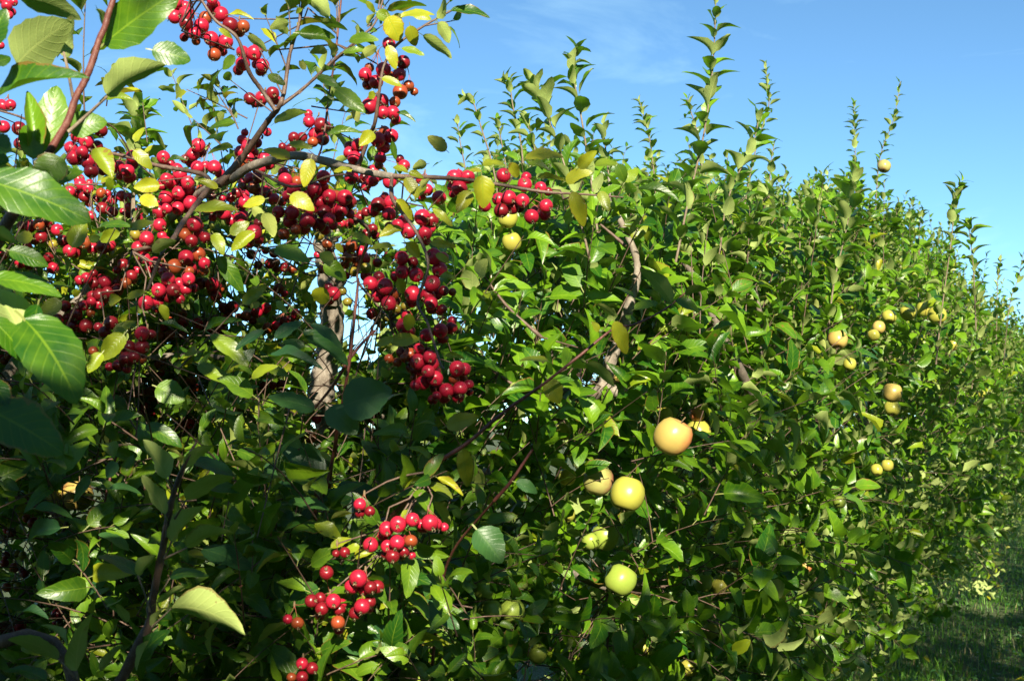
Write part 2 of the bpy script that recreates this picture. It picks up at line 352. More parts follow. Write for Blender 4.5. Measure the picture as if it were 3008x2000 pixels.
# shoot: a stem with leaves set round it
def shoot(LV, TB, base, d, length, nl, ls, r=0.0013, yel=(0, 0.0), curve=None, ang=(26, 66), droop=0.0, tipup=True, jit=.25):
    d = Vector(d).normalized(); base = Vector(base)
    side = Vector((random.gauss(0, 1), random.gauss(0, 1), random.gauss(0, .4))); side = (side - d * side.dot(d)).normalized()
    cv = side * random.uniform(-.12, .12) if curve is None else curve
    pts = []; ns = 4
    for i in range(ns + 1):
        t = i / ns; pts.append(base + d * length * t + cv * length * t * t + Vector((0, 0, -droop * length * t * t)))
    if TB is not None: TB.add(pts, [r * (1.25 - .65 * i / ns) for i in range(ns + 1)], 4)
    phi = random.uniform(0, 6.28); a = d.orthogonal().normalized(); b = d.cross(a)
    for k in range(nl):
        f = 0.12 + 0.88 * (k + .5) / nl; i = min(ns - 1, int(f * ns)); q = pts[i].lerp(pts[i + 1], f * ns - i)
        th = phi + k * 2.4 + random.uniform(-.3, .3); od = a * math.cos(th) + b * math.sin(th)
        an = math.radians(random.uniform(*ang) * (0.55 if f > .85 and tipup else 1.0))
        x = (d * math.cos(an) + od * math.sin(an)).normalized()
        x = (x + Vector((random.gauss(0, jit), random.gauss(0, jit), random.gauss(0, jit) * .8)) * .5).normalized()
        nn = d * math.sin(an) - od * math.cos(an) + Vector((random.gauss(0, .35), random.gauss(0, .35), .1 + random.gauss(0, .35)))
        l = ls * random.uniform(0.7, 1.2) * (1.0 if f < .8 else 0.72)
        y = yel[1] if random.random() < yel[0] else 0.0
        y = min(1, y * random.uniform(.7, 1.2))
        LV.add(q + x * l * 0.2, x, nn, l * .85, (random.random(), y, 1.0 if random.random() < (.12 + y * .4) else 0.0), random.uniform(.85, 1.2))
    return pts

# ------------------------------------------------------------------ fruit data (zoom frame, list of x, y, r, tone)
CL = [
 (1, 'small red bunch in the top left corner behind the big blurred leaves', [(45,40,35),(90,15,26),(60,100,26),(20,5,26),(5,300,24)]),
 (1, 'dark red bunch hanging at the left edge beside the upright twig', [(70,690,34),(20,700,38),(25,835,40),(125,845,46,'d'),(130,945,38,'d'),(190,985,36,'d')]),
 (1, 'red bunch right behind the foot of the blurred twig at left', [(663,858,43,'d'),(505,895,42),(570,930,46),(470,975,45),(485,1040,46),(580,1065,46),(600,1125,45,'d'),(540,1000,38),(640,960,35,'d')]),
 (1, 'red bunch between two drooping green and yellow leaves at upper left', [(780,1100,42),(840,1125,42),(850,1165,42),(870,1080,38,'d'),(675,1115,40,'d'),(870,1030,40)]),
 (1, 'loose bunch of small red fruit above the left sky gap', [(520,1180,35),(460,1260,35),(530,1215,38),(555,1295,35,'d'),(580,1240,34),(500,1275,34),(425,1300,32),(665,1270,33,'o'),(600,1420,32),(550,1375,18,'y')]),
 (1, 'dark red bunch under the yellow leaf, left of the big central bunch', [(675,1370,44,'d'),(740,1315,32),(800,1290,35),(850,1300,32),(855,1360,32),(905,1400,34),(740,1395,35),(905,1440,36)]),
 (1, 'dense bright bunch hanging straight down beside the curled yellow leaf', [(1075,1035,42),(1185,1145,44),(1095,1180,40),(1125,1200,44),(1070,1215,38),(1235,1200,42),(1245,1250,40),(1175,1270,42),(1090,1300,44),(1070,1350,40),(1170,1370,42),(1255,1335,46),(1050,1390,46),(1100,1370,35),(1165,1110,36),(1210,1235,36),(1130,1330,34)]),
 (1, 'five fruit bunch with one small brown fruit against the sky', [(1268,1017,42),(1305,955,45),(1278,948,24,'y'),(1300,1100,42),(1410,1100,44),(1350,1090,30)]),
 (1, 'bright bunch under the arching leaf left of the grey limb', [(1470,1400,54),(1525,1450,40),(1580,1440,45),(1400,1380,34,'d'),(1360,1370,32),(1350,1260,34,'o'),(1320,1245,30,'o'),(1560,1270,34,'d'),(1520,1300,34),(1610,1330,40)]),
 (1, 'large crimson bunch at the top edge on the arching dark twig', [(1150,110,46),(1155,60,40),(1160,20,38),(1225,95,50),(1220,45,35),(1225,155,44,'d'),(1250,210,38),(1280,222,38),(1310,205,40),(1325,170,48),(1350,120,44,'o'),(1405,40,44),(1395,0,35),(1455,95,48),(1515,165,48,'d'),(1600,175,42,'o'),(1575,210,36,'o'),(1390,255,46),(1485,275,46),(1410,360,42,'o'),(1435,310,42,'d')]),
 (2, 'tight dark bunch in mid sky below the top edge bunch', [(30,345,42),(30,420,46),(105,350,48),(130,320,38),(160,430,42),(150,465,38,'d')]),
 (2, 'three dark fruit in a row hanging below the black twig', [(75,650,40,'d'),(155,645,42),(225,615,42,'d'),(150,672,32)]),
 (2, 'shaded dark bunch under a spotted brown leaf left of the red stem', [(465,800,38),(545,820,48,'d'),(505,880,42),(575,835,36,'d'),(555,915,42,'d'),(490,935,34,'o'),(365,905,36,'d'),(420,905,34,'d'),(345,980,34,'d')]),
 (2, 'bright round bunch left of where the pale limb turns', [(190,870,28),(25,920,32),(70,960,44),(15,1000,40),(65,1040,38),(20,1070,38,'o'),(170,1045,42),(205,1080,38),(125,1095,40),(145,1112,34)]),
 (2, 'open sprig of red fruit under the bright yellow leaves at the top', [(990,290,42),(835,490,42),(955,460,48),(905,540,46),(1060,490,42),(1085,410,44,'d'),(1120,565,36,'o'),(1065,605,48,'o')]),
 (2, 'big fruited bunch low on the sprig hanging against open sky', [(860,700,50),(940,665,48),(950,742,42),(1015,742,44),(1030,672,36,'o')]),
 (2, 'four fruit bunch just above the forked part of the pale limb', [(920,920,48),(1005,895,46),(955,968,44),(935,1040,38)]),
 (2, 'three fruit bunch beside an orange leaf on top of the limb', [(790,955,44),(730,1005,38),(765,1040,46)]),
 (2, 'loose string of fruit dangling below the pale limb', [(745,1165,46),(880,1185,42),(995,1195,44),(885,1125,40),(1090,1090,38),(840,1225,34)]),
 (2, 'bunch either side of the upright yellow leaf', [(560,1165,44),(310,1185,46),(385,1200,42,'o'),(500,1245,46),(460,1290,40),(365,1250,44),(560,1230,34)]),
 (2, 'orange tinged bunch left under the limb beside a dried bud', [(80,1175,38),(130,1170,36,'d'),(100,1235,42,'o'),(180,1265,42),(25,1230,30,'o'),(235,1310,38),(20,1345,40),(40,1290,34,'o'),(30,1420,38)]),
 (2, 'widest heap of bright crimson fruit below the limb', [(330,1290,40),(265,1395,40),(355,1400,46),(340,1455,44),(700,1300,50),(735,1330,42,'d'),(565,1395,46,'d'),(620,1370,44),(680,1385,42),(660,1425,38),(455,1450,54),(430,1500,45),(530,1480,44,'d'),(600,1290,44),(540,1330,40),(380,1510,34,'o'),(300,1540,38,'o'),(600,1440,40),(240,1440,36),(480,1385,36)]),
 (2, 'big fruit and its neighbours between two pale yellow leaves', [(105,1530,50),(60,1590,46,'d'),(20,1480,36),(135,1470,34,'d')]),
 (2, 'four fruit bunch left of the long yellow leaf', [(920,1345,46,'d'),(1005,1330,46),(890,1385,40),(990,1405,44),(965,1290,26,'d')]),
 (2, 'small distant dark bunch in front of the grey stump', [(840,1395,30,'d'),(760,1445,36,'d'),(800,1425,30,'d'),(725,1475,30,'d'),(885,1505,32,'d'),(845,1540,32,'d'),(680,1470,26),(905,1550,28,'d')]),
 (2, 'pair of fruit beside the curled yellow leaves', [(1240,1250,40),(1320,1300,48),(1200,1180,32)]),
 (2, 'five fruit bunch on the limb where it thins out to the right', [(1420,1165,48),(1510,1165,44),(1455,1240,50),(1405,1230,32),(1450,1145,30)]),
 (2, 'heavy bunch below the long yellow leaf', [(1210,1430,52),(1270,1450,46,'d'),(1120,1520,50),(1230,1535,44),(1085,1460,42),(1050,1480,38)]),
 (3, 'farthest right bunch of red fruit under wide yellow leaves', [(400,1155,46),(540,1215,46),(645,1235,38),(435,1300,46),(525,1320,44),(370,1310,44),(385,1385,46,'d'),(460,1365,44,'d'),(280,1355,38),(680,1355,44),(672,1412,40),(585,1425,46)]),
 (6, 'shaded bunch below the large blurred leaf at left', [(200,145,40),(255,135,36,'o'),(270,215,40,'d'),(375,170,38),(230,235,30,'o'),(180,275,30),(140,140,28),(320,120,30,'d'),(350,265,30,'y')]),
 (6, 'wide shaded bunch right of the spotted leaf at left', [(415,240,38,'d'),(460,305,42),(555,255,40,'o'),(610,290,38),(680,280,45,'d'),(720,270,40),(500,320,34,'d')]),
 (6, 'pale and red bunch with one yellowish fruit in the centre left', [(890,200,36,'y'),(965,225,46),(910,285,42),(1050,135,42),(1065,205,30),(1090,240,30)]),
 (6, 'bright pair and companions on the brown knotty spur', [(1280,130,50),(1220,200,42,'o'),(1260,240,40,'d'),(1350,220,36,'d'),(1310,190,36)]),
 (6, 'orange cheeked bunch under the crumpled pale leaf', [(1225,350,48),(1305,330,46,'o'),(1150,410,50,'o'),(1250,420,42),(950,355,38),(1020,385,38),(990,420,36),(1345,390,38),(1080,430,34,'d'),(1340,440,32,'o')]),
 (6, 'glossy red bunch at the end of the short thick spur', [(1105,490,44),(1045,565,46),(1140,565,44,'d'),(1240,490,42),(1220,560,40),(1110,610,38,'d'),(1180,520,38),(1040,640,38),(960,650,48),(1185,625,30)]),
 (6, 'small bunch beside the lower left sky gap', [(1320,520,38,'d'),(1395,525,44),(1425,540,32,'d'),(1420,605,34,'d'),(1355,520,26,'d')]),
 (6, 'shaded crimson bunch by the dark forked limb', [(625,520,40,'d'),(570,485,36),(690,510,42),(610,600,38),(655,595,42,'d'),(710,580,40,'d'),(770,565,40,'d'),(825,520,38,'o'),(525,500,32),(600,640,30)]),
 (6, 'dark bunch behind the small yellow leaf', [(810,395,38,'d'),(865,470,38,'d'),(500,725,42,'d'),(550,665,34),(475,800,42,'d'),(565,800,44,'d'),(595,715,30,'o'),(380,760,40,'d'),(430,670,36,'d'),(650,660,32)]),
 (6, 'hanging dark bunch with one bright round fruit on top', [(935,850,46),(850,945,48,'d'),(935,940,46,'d'),(835,1020,50,'d'),(730,780,44,'d'),(690,840,40,'d'),(615,965,32,'o'),(880,1005,40,'d'),(780,1060,40,'d'),(835,1085,28)]),
 (6, 'scattered small orange red fruit low in the shade', [(1055,1055,40,'o'),(1035,1165,38,'y'),(985,1090,36,'o'),(940,1245,28,'o'),(990,1225,28,'o'),(880,1265,24,'o'),(1000,1270,26,'o'),(955,1330,28),(945,1370,26),(1000,1370,24,'d')]),
 (6, 'five small fruit strewn below the shaded centre leaves', [(1255,1160,32,'o'),(1145,1170,26,'o'),(1285,1215,20,'o'),(1380,1140,20),(1250,1440,32),(1215,1480,26,'o')]),
 (6, 'orange and dark bunch in the shade left of the tree centre', [(1470,680,34,'d'),(1530,675,40,'d'),(1475,765,34),(1410,780,32),(1450,830,36,'d'),(1300,780,34),(1325,805,30),(1205,775,34),(1200,720,30,'o'),(1110,770,34,'o'),(1050,870,34,'o'),(1120,860,34,'o'),(1200,860,30,'d')]),
 (6, 'shaded bunch cut by the left edge of the photo', [(35,905,40,'d'),(65,995,34,'o'),(30,1030,26,'o'),(15,745,32),(100,940,38,'d'),(230,545,40,'d'),(5,1180,30,'d'),(30,1545,34,'d')]),
 (6, 'thin stalked fruit in front of the left edge leaves', [(135,385,36),(350,420,38),(20,335,30),(320,350,32,'d'),(240,395,26)]),
 (7, 'lit orange red row of fruit in the middle of the dark leaves', [(50,735,34,'o'),(120,710,38),(185,680,32),(5,745,30,'o'),(195,815,36,'o'),(250,800,30),(305,770,34,'d'),(380,725,34),(340,760,30,'d')]),
 (7, 'dark spaced out fruit along the thin dark twig', [(235,320,32,'d'),(210,390,34,'d'),(245,385,30,'o'),(305,415,32,'d'),(355,430,28,'o'),(130,400,28,'d'),(85,330,32,'d'),(265,555,34,'d'),(550,430,26),(520,335,24)]),
 (7, 'unripe orange and olive bunch in the middle of the tree', [(745,275,40,'o'),(720,350,38,'o'),(810,310,36),(830,360,38),(785,380,36,'o'),(840,420,34,'y'),(760,445,32,'y'),(840,470,36),(585,260,34,'o'),(535,208,30,'y'),(915,385,30,'d'),(990,345,36,'d'),(580,155,20,'y')]),
 (7, 'largest bright bunch right of the middle, its fruit well apart', [(1285,345,54),(1075,355,46),(1080,445,44),(1170,465,46),(1325,430,50),(1275,520,52),(1245,600,48),(1150,590,52),(1270,650,42),(1150,380,34,'d'),(1305,590,40),(1340,690,34,'d'),(1350,570,34,'d'),(1270,690,34,'d')]),
 (7, 'glossy bunch touching the orange fruit left of the largest bunch', [(965,540,54),(870,520,46),(920,600,46),(925,480,38,'d'),(1015,590,42,'o'),(990,650,48),(1040,690,30,'y'),(1095,670,26,'y')]),
 (7, 'red pair with two small yellow fruit beside the sky gap', [(625,590,46),(590,625,42),(683,570,30,'y'),(718,642,28,'y')]),
 (7, 'single red fruit with small olive ones below the glossy bunch', [(880,720,38),(912,750,26,'y'),(945,792,26,'y'),(970,750,24,'y')]),
 (7, 'two shaded fruit behind the short rounded yellow leaf', [(1085,800,46),(1110,735,36)]),
 (7, 'four fruit sprig above the lowest sunlit bunch', [(1240,860,44),(1330,830,48),(1400,815,42,'d'),(1345,880,38,'d')]),
 (7, 'lowest sunlit bunch, its fruit in a heavy crescent', [(1190,950,36),(990,1015,30,'o'),(1045,1040,30,'o'),(1095,1010,30,'o'),(1130,990,46,'o'),(1180,1035,52),(1275,1050,46),(1170,1090,44,'d'),(1250,1100,42),(1260,1000,42),(1440,1080,50),(1485,1085,44),(1295,1145,50),(1215,1175,46),(1165,1190,34),(1305,1205,46,'d'),(1370,1225,48),(1460,1210,46),(1515,1185,34),(1355,1270,40),(1445,1265,42),(1420,1150,36,'o'),(1280,1285,34,'d'),(1305,1260,30)]),
 (7, 'dim scattered fruit round the big heart shaped leaves', [(285,1190,34,'d'),(165,1195,30,'d'),(515,1410,32),(475,1535,36,'o'),(615,1405,26,'o'),(630,1450,24,'o'),(880,1410,30,'d'),(915,1355,26),(60,1400,28,'d')]),
 (10, 'small fruit standing up on a straight stalk above the dark bunches', [(800,405,40),(865,450,34,'d'),(800,460,32,'d')]),
 (10, 'sunlit bunch with long red stalks low in the centre', [(975,565,48),(1050,535,52),(1145,505,44),(1260,525,54),(1300,535,40),(1200,535,30),(1135,645,42,'o'),(980,680,42),(870,670,48),(1045,655,48),(1090,715,36,'d'),(1015,745,44,'d'),(970,735,28,'d')]),
 (10, 'half lit bunch below the long stalked one', [(790,890,56),(745,945,46),(825,965,36),(870,950,42,'d'),(915,945,42,'d'),(815,1075,50),(770,1120,42,'d'),(865,1045,40,'d')]),
 (10, 'shaded bunch left of the half lit one', [(580,855,44,'d'),(540,1020,38,'d'),(550,1090,42,'d'),(625,1040,48),(665,1095,38,'d'),(655,1180,44,'o'),(480,1040,42,'d'),(390,1185,40,'o'),(325,1160,24),(700,720,34,'d')]),
 (10, 'dim bunch at the very bottom of the photo', [(420,1450,38),(485,1480,38,'d'),(420,1540,38,'d'),(350,1540,30,'o')]),
 (9, 'dull unripe bunch in deep shade at the lower left edge', [(220,525,36,'d'),(40,575,22),(75,590,30,'d'),(95,820,32,'o'),(30,790,28,'d'),(40,740,26,'d'),(25,630,26,'y'),(150,740,26,'y'),(110,730,24,'y'),(160,860,28,'d'),(205,610,24,'o')]),
 (9, 'small yellow lit fruit and its brown neighbour at lower left', [(120,945,32,'y'),(45,950,30,'o'),(90,915,20,'y')]),
 (9, 'dim red bunch low at the left with one pink lit fruit', [(380,1130,42,'d'),(135,1205,36),(20,1215,38,'d'),(90,1250,34,'d'),(395,1185,24,'y')]),
]
# golden apples: source px x, y, r, tone, blush direction, label
AP = [
 (1976,1283,56,'p','largest sunlit peach coloured apple with a leaf shadow across it'),
 (2052,1270,36,'y','yellow apple tucked behind the right of the largest peach coloured one'),
 (1949,1222,27,'y','small dull yellow apple above the left of the largest one'),
 (2047,1216,22,'p','orange apple top peeping over the largest apple'),
 (1757,1412,44,'k','green apple with a dull pink cheek, left of its yellow neighbour'),
 (1842,1452,51,'y','round yellow apple with bright dapples below the pink cheeked one'),
 (1777,1577,42,'g','green apple half covered by a curled leaf'),
 (1735,1590,26,'g','dark green apple behind the one covered by a curled leaf'),
 (1822,1704,46,'g','green apple with two bright spots of sun on its front'),
 (1884,1713,24,'y','pale speckled apple just right of the one with two sun spots'),
 (1663,1508,20,'y','bright yellow apple sliver left of the green apple under a curled leaf'),
 (1666,1400,20,'y','small bright yellow apple left of the pink cheeked green one'),
 (2114,1722,31,'y','yellow apple cut in two by a dark hanging leaf'),
 (2065,1712,27,'g','green apple left of the one cut by a dark leaf'),
 (2150,1690,20,'p','dull orange apple at the right of the shaded pair'),
 (1887,1903,31,'y','long yellow apple in shade near the bottom centre'),
 (2023,1960,29,'y','yellow apple at the bottom edge right of the centre'),
 (1440,1795,36,'g','left one of two dim green apples side by side in deep shade'),
 (1505,1795,38,'g','right one of two dim green apples side by side in deep shade'),
 (1422,1733,22,'g','small pale green apple above the two dim side by side ones'),
 (1220,1988,46,'g','large dim green apple cut by the bottom edge'),
 (1580,1920,26,'g','faint green apple in the dark just above the grass gap'),
 (2110,1557,24,'g','green apple among shaded leaves right of the centre'),
 (2088,1853,24,'y','yellow apple in shade above the bottom edge, right side'),
 (2461,998,29,'p','peach apple with dark spots below an arching leaf at right'),
 (2581,962,19,'p','small orange apple above and left of the yellow row'),
 (2566,985,13,'y','tiny yellow apple touching the small orange one'),
 (2597,489,20,'k','pink and yellow apple high on an upright shoot against the sky'),
 (2753,927,27,'y','rightmost apple of the yellow row below the skyline'),
 (2668,918,24,'y','second apple of the yellow row, shadow over its lower half'),
 (2713,909,22,'y','yellow apple in the middle of the row, behind its neighbours'),
 (2612,931,21,'y','leftmost dull apple of the yellow row below the skyline'),
 (2800,1014,18,'y','dim yellow apple below the right end of the yellow row'),
 (2496,1070,19,'y','yellow apple under the spotted peach one'),
 (2621,1154,29,'p','upper of two stacked yellow apples in the right of the tree'),
 (2621,1200,24,'y','lower of two stacked yellow apples in the right of the tree'),
 (2883,1157,11,'y','tiny distant yellow apple near the right edge'),
 (1492,643,26,'y','pale yellow apple right under the farthest bunch of crab apples'),
 (1503,712,22,'y','bright pale apple second below the farthest bunch of crab apples'),
 (228,1456,47,'p','large dim peach apple in the shade of the lower left'),
 (165,1458,27,'y','yellow apple just left of the large dim peach one'),
 (122,1480,16,'g','small green apple farthest left in the shaded trio'),
 (2606,1367,18,'y','glossy yellow apple under the big arching leaves at right'),
 (2575,1380,12,'y','tiny yellow apple left of the glossy one at right'),
 (2466,1474,18,'g','green apple in the shadows of the lower right leaves'),
 (2365,1663,18,'p','small orange apple deep in the lower right shade'),
 (1942,957,28,'g','pale green apple behind the grey limb'),
 (1815,1100,14,'p','tiny orange apple beside the grey limb foot'),
 (1655,1268,16,'y','tiny yellow apple among bright leaves left of the largest one'),
]

ROWP = 1.95
def face_depth(px, p=None):
    p = float(np.interp(px, [1900, 2500], [.92, .66])) if p is None else p
    th = math.atan((px - 1504) / FPX); a = max(math.radians(3.0), TH - th); return p / math.sin(a) * math.cos(th)

# circles that keep a clear line of sight: (px, py, r, depth, strength)
CLEAR = []
clusters = []
for z, lab, fr in CL:
    f = [(*Z(z, a[0], a[1]), a[2] / K, a[3] if len(a) > 3 else 'r') for a in fr]
    extra = []
    for q in f:
        if q[2] > 14 and random.random() < .55: a_ = random.uniform(0, 6.28); extra.append((q[0] + 26 * math.cos(a_), q[1] + 22 * math.sin(a_), q[2] * .8, random.choice('rdrdo')))
    nf0 = len(f); rm = sorted(q[2] for q in f)[int(len(f) * .6)]
    D = 0.0125 * FPX / rm; D = 1.93 if z == 10 else min(3.1, max(1.9, D)); placed = []
    for (x, y, r, tone) in sorted(f, key=lambda q: -q[2]):
        rad = r * D / FPX; rad = min(0.0155, max(0.0075, rad * 1.07)); best = None
        for off in [0] + [s * k * 0.006 for k in range(1, 16) for s in (1, -1)]:
            c = P(x, y, D + off + (rm - r) * 0.0012)
            if all((c - q[0]).length > (rad + q[1]) * 0.93 for q in placed): best = c; break
        if best is None: best = P(x, y, D + 0.09)
        placed.append((best, rad, tone, (x, y, r)))
    for (x, y, r, tone) in extra:
        rad = min(.0125, r * D / FPX); ok_ = None
        for off in (.02, .03, .04, .055, .07, .09):
            c = P(x, y, D + off)
            if all((c - q[0]).length > (rad + q[1]) * .93 for q in placed): ok_ = c; break
        if ok_ is not None: placed.append((ok_, rad, tone, (x, y, r)))
    clusters.append((lab, D, placed))
    for c, rad, tone, (x, y, r) in placed: CLEAR.append((x, y, r, D, 0.93))
apples = []
for (x, y, r, tone, lab) in AP:
    fd = face_depth(x); d = 0.037 * FPX / r
    d = min(d, fd + 0.75); d = max(d, 2.3, fd - .1)
    if x < 300: d = 3.2
    rad = r * d / FPX; rad = min(.041, max(0.022, rad)); apples.append((P(x, y, d), rad, tone, lab)); CLEAR.append((x, y, r * (.9 if r > 40 else .52), d, 0.95 if r > 40 else .85))

# ------------------------------------------------------------------ ground
m, t = new_mat('orchard_grass'); lk = t.links.new
g = N(t, 'ShaderNodeNewGeometry'); na = N(t, 'ShaderNodeTexNoise', Scale=1.3, Detail=5.0); nb = N(t, 'ShaderNodeTexNoise', Scale=45.0, Detail=6.0)
lk(g.outputs['Position'], na.inputs['Vector']); lk(g.outputs['Position'], nb.inputs['Vector'])
c = mixc(t, na.outputs['Fac'], (0.030, 0.070, 0.012), (0.075, 0.125, 0.022)); c = mixc(t, nb.outputs['Fac'], c, (0.05, 0.045, 0.02), 'MIX')
pr = N(t, 'ShaderNodeBsdfPrincipled', Roughness=0.95); lk(c, pr.inputs['Base Color'])
bp = N(t, 'ShaderNodeBump', Strength=0.8, Distance=0.04); lk(nb.outputs['Fac'], bp.inputs['Height']); lk(bp.outputs[0], pr.inputs['Normal'])
o = N(t, 'ShaderNodeOutputMaterial'); lk(pr.outputs[0], o.inputs['Surface']); M_GROUND = m
gx = np.concatenate([np.linspace(-900, -30, 12), np.linspace(-28, 60, 90), np.linspace(66, 900, 12)]); gy = np.concatenate([np.linspace(-900, -20, 12), np.linspace(-18, 90, 110), np.linspace(96, 900, 12)])
XX, YY = np.meshgrid(gx, gy, indexing='ij')
def gz(x, y): return 0.035 * np.sin(x * 1.1 + .4) * np.cos(y * .8) + 0.02 * np.sin(x * 2.7 + y * 1.9)
V = np.stack([XX, YY, gz(XX, YY)], -1).reshape(-1, 3); ny = len(gy)
ii, jj = np.meshgrid(np.arange(len(gx) - 1), np.arange(ny - 1), indexing='ij'); a = (ii * ny + jj).ravel()
tag(link('ground', np_mesh('ground', V, np.stack([a, a + ny, a + ny + 1, a + 1], 1), M_GROUND)), kind='structure')

mg, t = new_mat('grass_blade'); lk = t.links.new
at = N(t, 'ShaderNodeAttribute', attribute_name='tint'); s_ = N(t, 'ShaderNodeSeparateXYZ'); lk(at.outputs['Vector'], s_.inputs[0])
c = mixc(t, s_.outputs[0], (0.030, 0.120, 0.008), (0.12, 0.26, 0.02)); c = mixc(t, mth(t, 'GREATER_THAN', s_.outputs[1], 0.93), c, (0.30, 0.26, 0.12))
pr = N(t, 'ShaderNodeBsdfPrincipled', Roughness=0.5); lk(c, pr.inputs['Base Color']); tr = N(t, 'ShaderNodeBsdfTranslucent'); lk(mixc(t, 0.5, c, (0.2, 0.4, 0.05)), tr.inputs['Color'])
ms = N(t, 'ShaderNodeMixShader', Fac=0.3); lk(pr.outputs[0], ms.inputs[1]); lk(tr.outputs[0], ms.inputs[2]); o = N(t, 'ShaderNodeOutputMaterial'); lk(ms.outputs[0], o.inputs['Surface'])
def blades(n, xs, ys, h0, h1, wd):
    x = xs; y = ys; z = gz(x, y); th = rng.uniform(0, 6.283, n); h = rng.uniform(h0, h1, n) * rng.uniform(.6, 1, n); b = rng.uniform(.1, .8, n) * h
    dx, dy = np.cos(th), np.sin(th); px, py = -dy, dx; ps = []
    for f, ww in ((0, 1), (.55, .8), (1, .12)):
        bx = x + dx * b * f * f; by = y + dy * b * f * f; bz = z + h * f * (1 - .2 * f)
        for sgn in (-1, 1): ps.append(np.stack([bx + sgn * px * wd * ww, by + sgn * py * wd * ww, bz], -1))
    V = np.stack(ps, 1).reshape(-1, 3); k = np.arange(n) * 6
    F = np.concatenate([np.stack([k, k + 1, k + 3, k + 2], 1), np.stack([k + 2, k + 3, k + 5, k + 4], 1)])
    T = np.repeat(np.stack([rng.uniform(0, 1, n), rng.uniform(0, 1, n), np.zeros(n)], 1), 6, 0)
    return V, F, T
n = 46000; sv = 3.5 + 26 * rng.uniform(0, 1, n) ** 1.5; pv = rng.uniform(-2.0, 1.9, n)
xs = sv * ROW.x + pv * PERP.x; ys = sv * ROW.y + pv * PERP.y
V, F, T = blades(n, xs, ys, .05, .15, .0035)
tag(link('grass', np_mesh('grass', V, F, mg, True, None, T)), 'green grass of the mown strip beside the apple trees', 'grass', kind='stuff')
n = 16000; xs = rng.uniform(-4, 3, n); ys = 6.0 + 9 * rng.uniform(0, 1, n)
V, F, T = blades(n, xs, ys, .06, .16, .004)
tag(link('grass', np_mesh('grass', V, F, mg, True, None, T)), 'sunlit grass seen through the gap under the apple tree', 'grass', kind='stuff')
LVw = Leaves()
for _ in range(5200):
    s0 = 4 + 14 * random.random() ** 1.4; p0 = random.gauss(.45, .55); q = R(s0, p0); q.z = float(gz(np.array(q.x), np.array(q.y))) + random.uniform(.02, .13)
    th = random.uniform(0, 6.28); LVw.add(q, (math.cos(th), math.sin(th), random.uniform(-.1, .5)), (random.gauss(0, .3), random.gauss(0, .3), 1), random.uniform(.02, .05), (random.random() * .6, 0, 0), 1.3)
tag(link('weeds', joined_leaves('weeds', LVw.arr(), T_LO, M_SHRUB_LEAF, (0, 0, 0))), 'low leafy weeds under the right hand trees', 'weeds', kind='stuff')

# ------------------------------------------------------------------ where foliage may be
def interp(tab, x): return np.interp(x, [a[0] for a in tab], [a[1] for a in tab])
SKYROW = [(600, 900), (1000, 800), (1150, 720), (1300, 545), (1400, 470), (1500, 425), (1650, 455), (1780, 470), (1900, 500), (2050, 480), (2200, 510), (2300, 560), (2400, 535), (2500, 515), (2600, 550), (2700, 615), (2780, 600), (2860, 640), (2920, 720), (2960, 790), (3008, 880), (3200, 990)]
SKYCRAB = [(-400, 560), (0, 560), (250, 560), (400, 610), (560, 640), (680, 640), (850, 700), (950, 660), (1100, 640), (1250, 700), (1340, 800)]
GAPS = [(1075, 1010, 30, 70), (1060, 930, 22, 50), (816, 738, 115, 26), (1040, 815, 30, 60), (940, 715, 60, 30), (690, 860, 14, 60), (655, 720, 26, 40), (1180, 690, 40, 20), (1150, 560, 70, 20)]
def visible_filter(arr, sky, gapk=.93, mind=None):
    p, x, y, n, l, t, w = arr; c = p + x * (l * .5)[:, None]; px, py, dep = proj(c); inf = (dep > .3) & (px > -100) & (px < 3108) & (py > -100) & (py < 2100)
    keep = np.ones(len(p), bool); lp = l * FPX / np.maximum(dep, .1)
    if sky is not None: keep &= ~(inf & (py < interp(sky, px) + lp * .1))
    for (gx_, gy_, a, b) in GAPS:
        ins = inf & (((px - gx_) / (a + lp * .25)) ** 2 + ((py - gy_) / (b + lp * .25)) ** 2 < 1); keep &= ~(ins & (rng.uniform(0, 1, len(p)) < gapk))
    for (cx, cy, r, d, st) in CLEAR:
        rr = r * 1.0 + lp * .38; ins = inf & (dep < d + .02) & (np.abs(px - cx) < rr) & (np.abs(py - cy) < rr)
        ins &= (px - cx) ** 2 + (py - cy) ** 2 < rr ** 2
        keep &= ~(ins & (rng.uniform(0, 1, len(p)) < st))
    sv = np.array(sun_vec)
    for (px_, py_, d_, rr_) in GLEAMS[:12]:  # leaves sunward of chosen spots are cut away so sunlight reaches them
        rel = c - np.array(P(px_, py_, d_)); tt = rel @ sv; keep &= ~((tt > .03) & (np.linalg.norm(rel - tt[:, None] * sv, axis=1) < rr_ * .75))
    if mind is not None: keep &= ~(inf & (dep < interp(mind, px)))
    else: keep &= ~(inf & (dep < 1.2))
    return keep

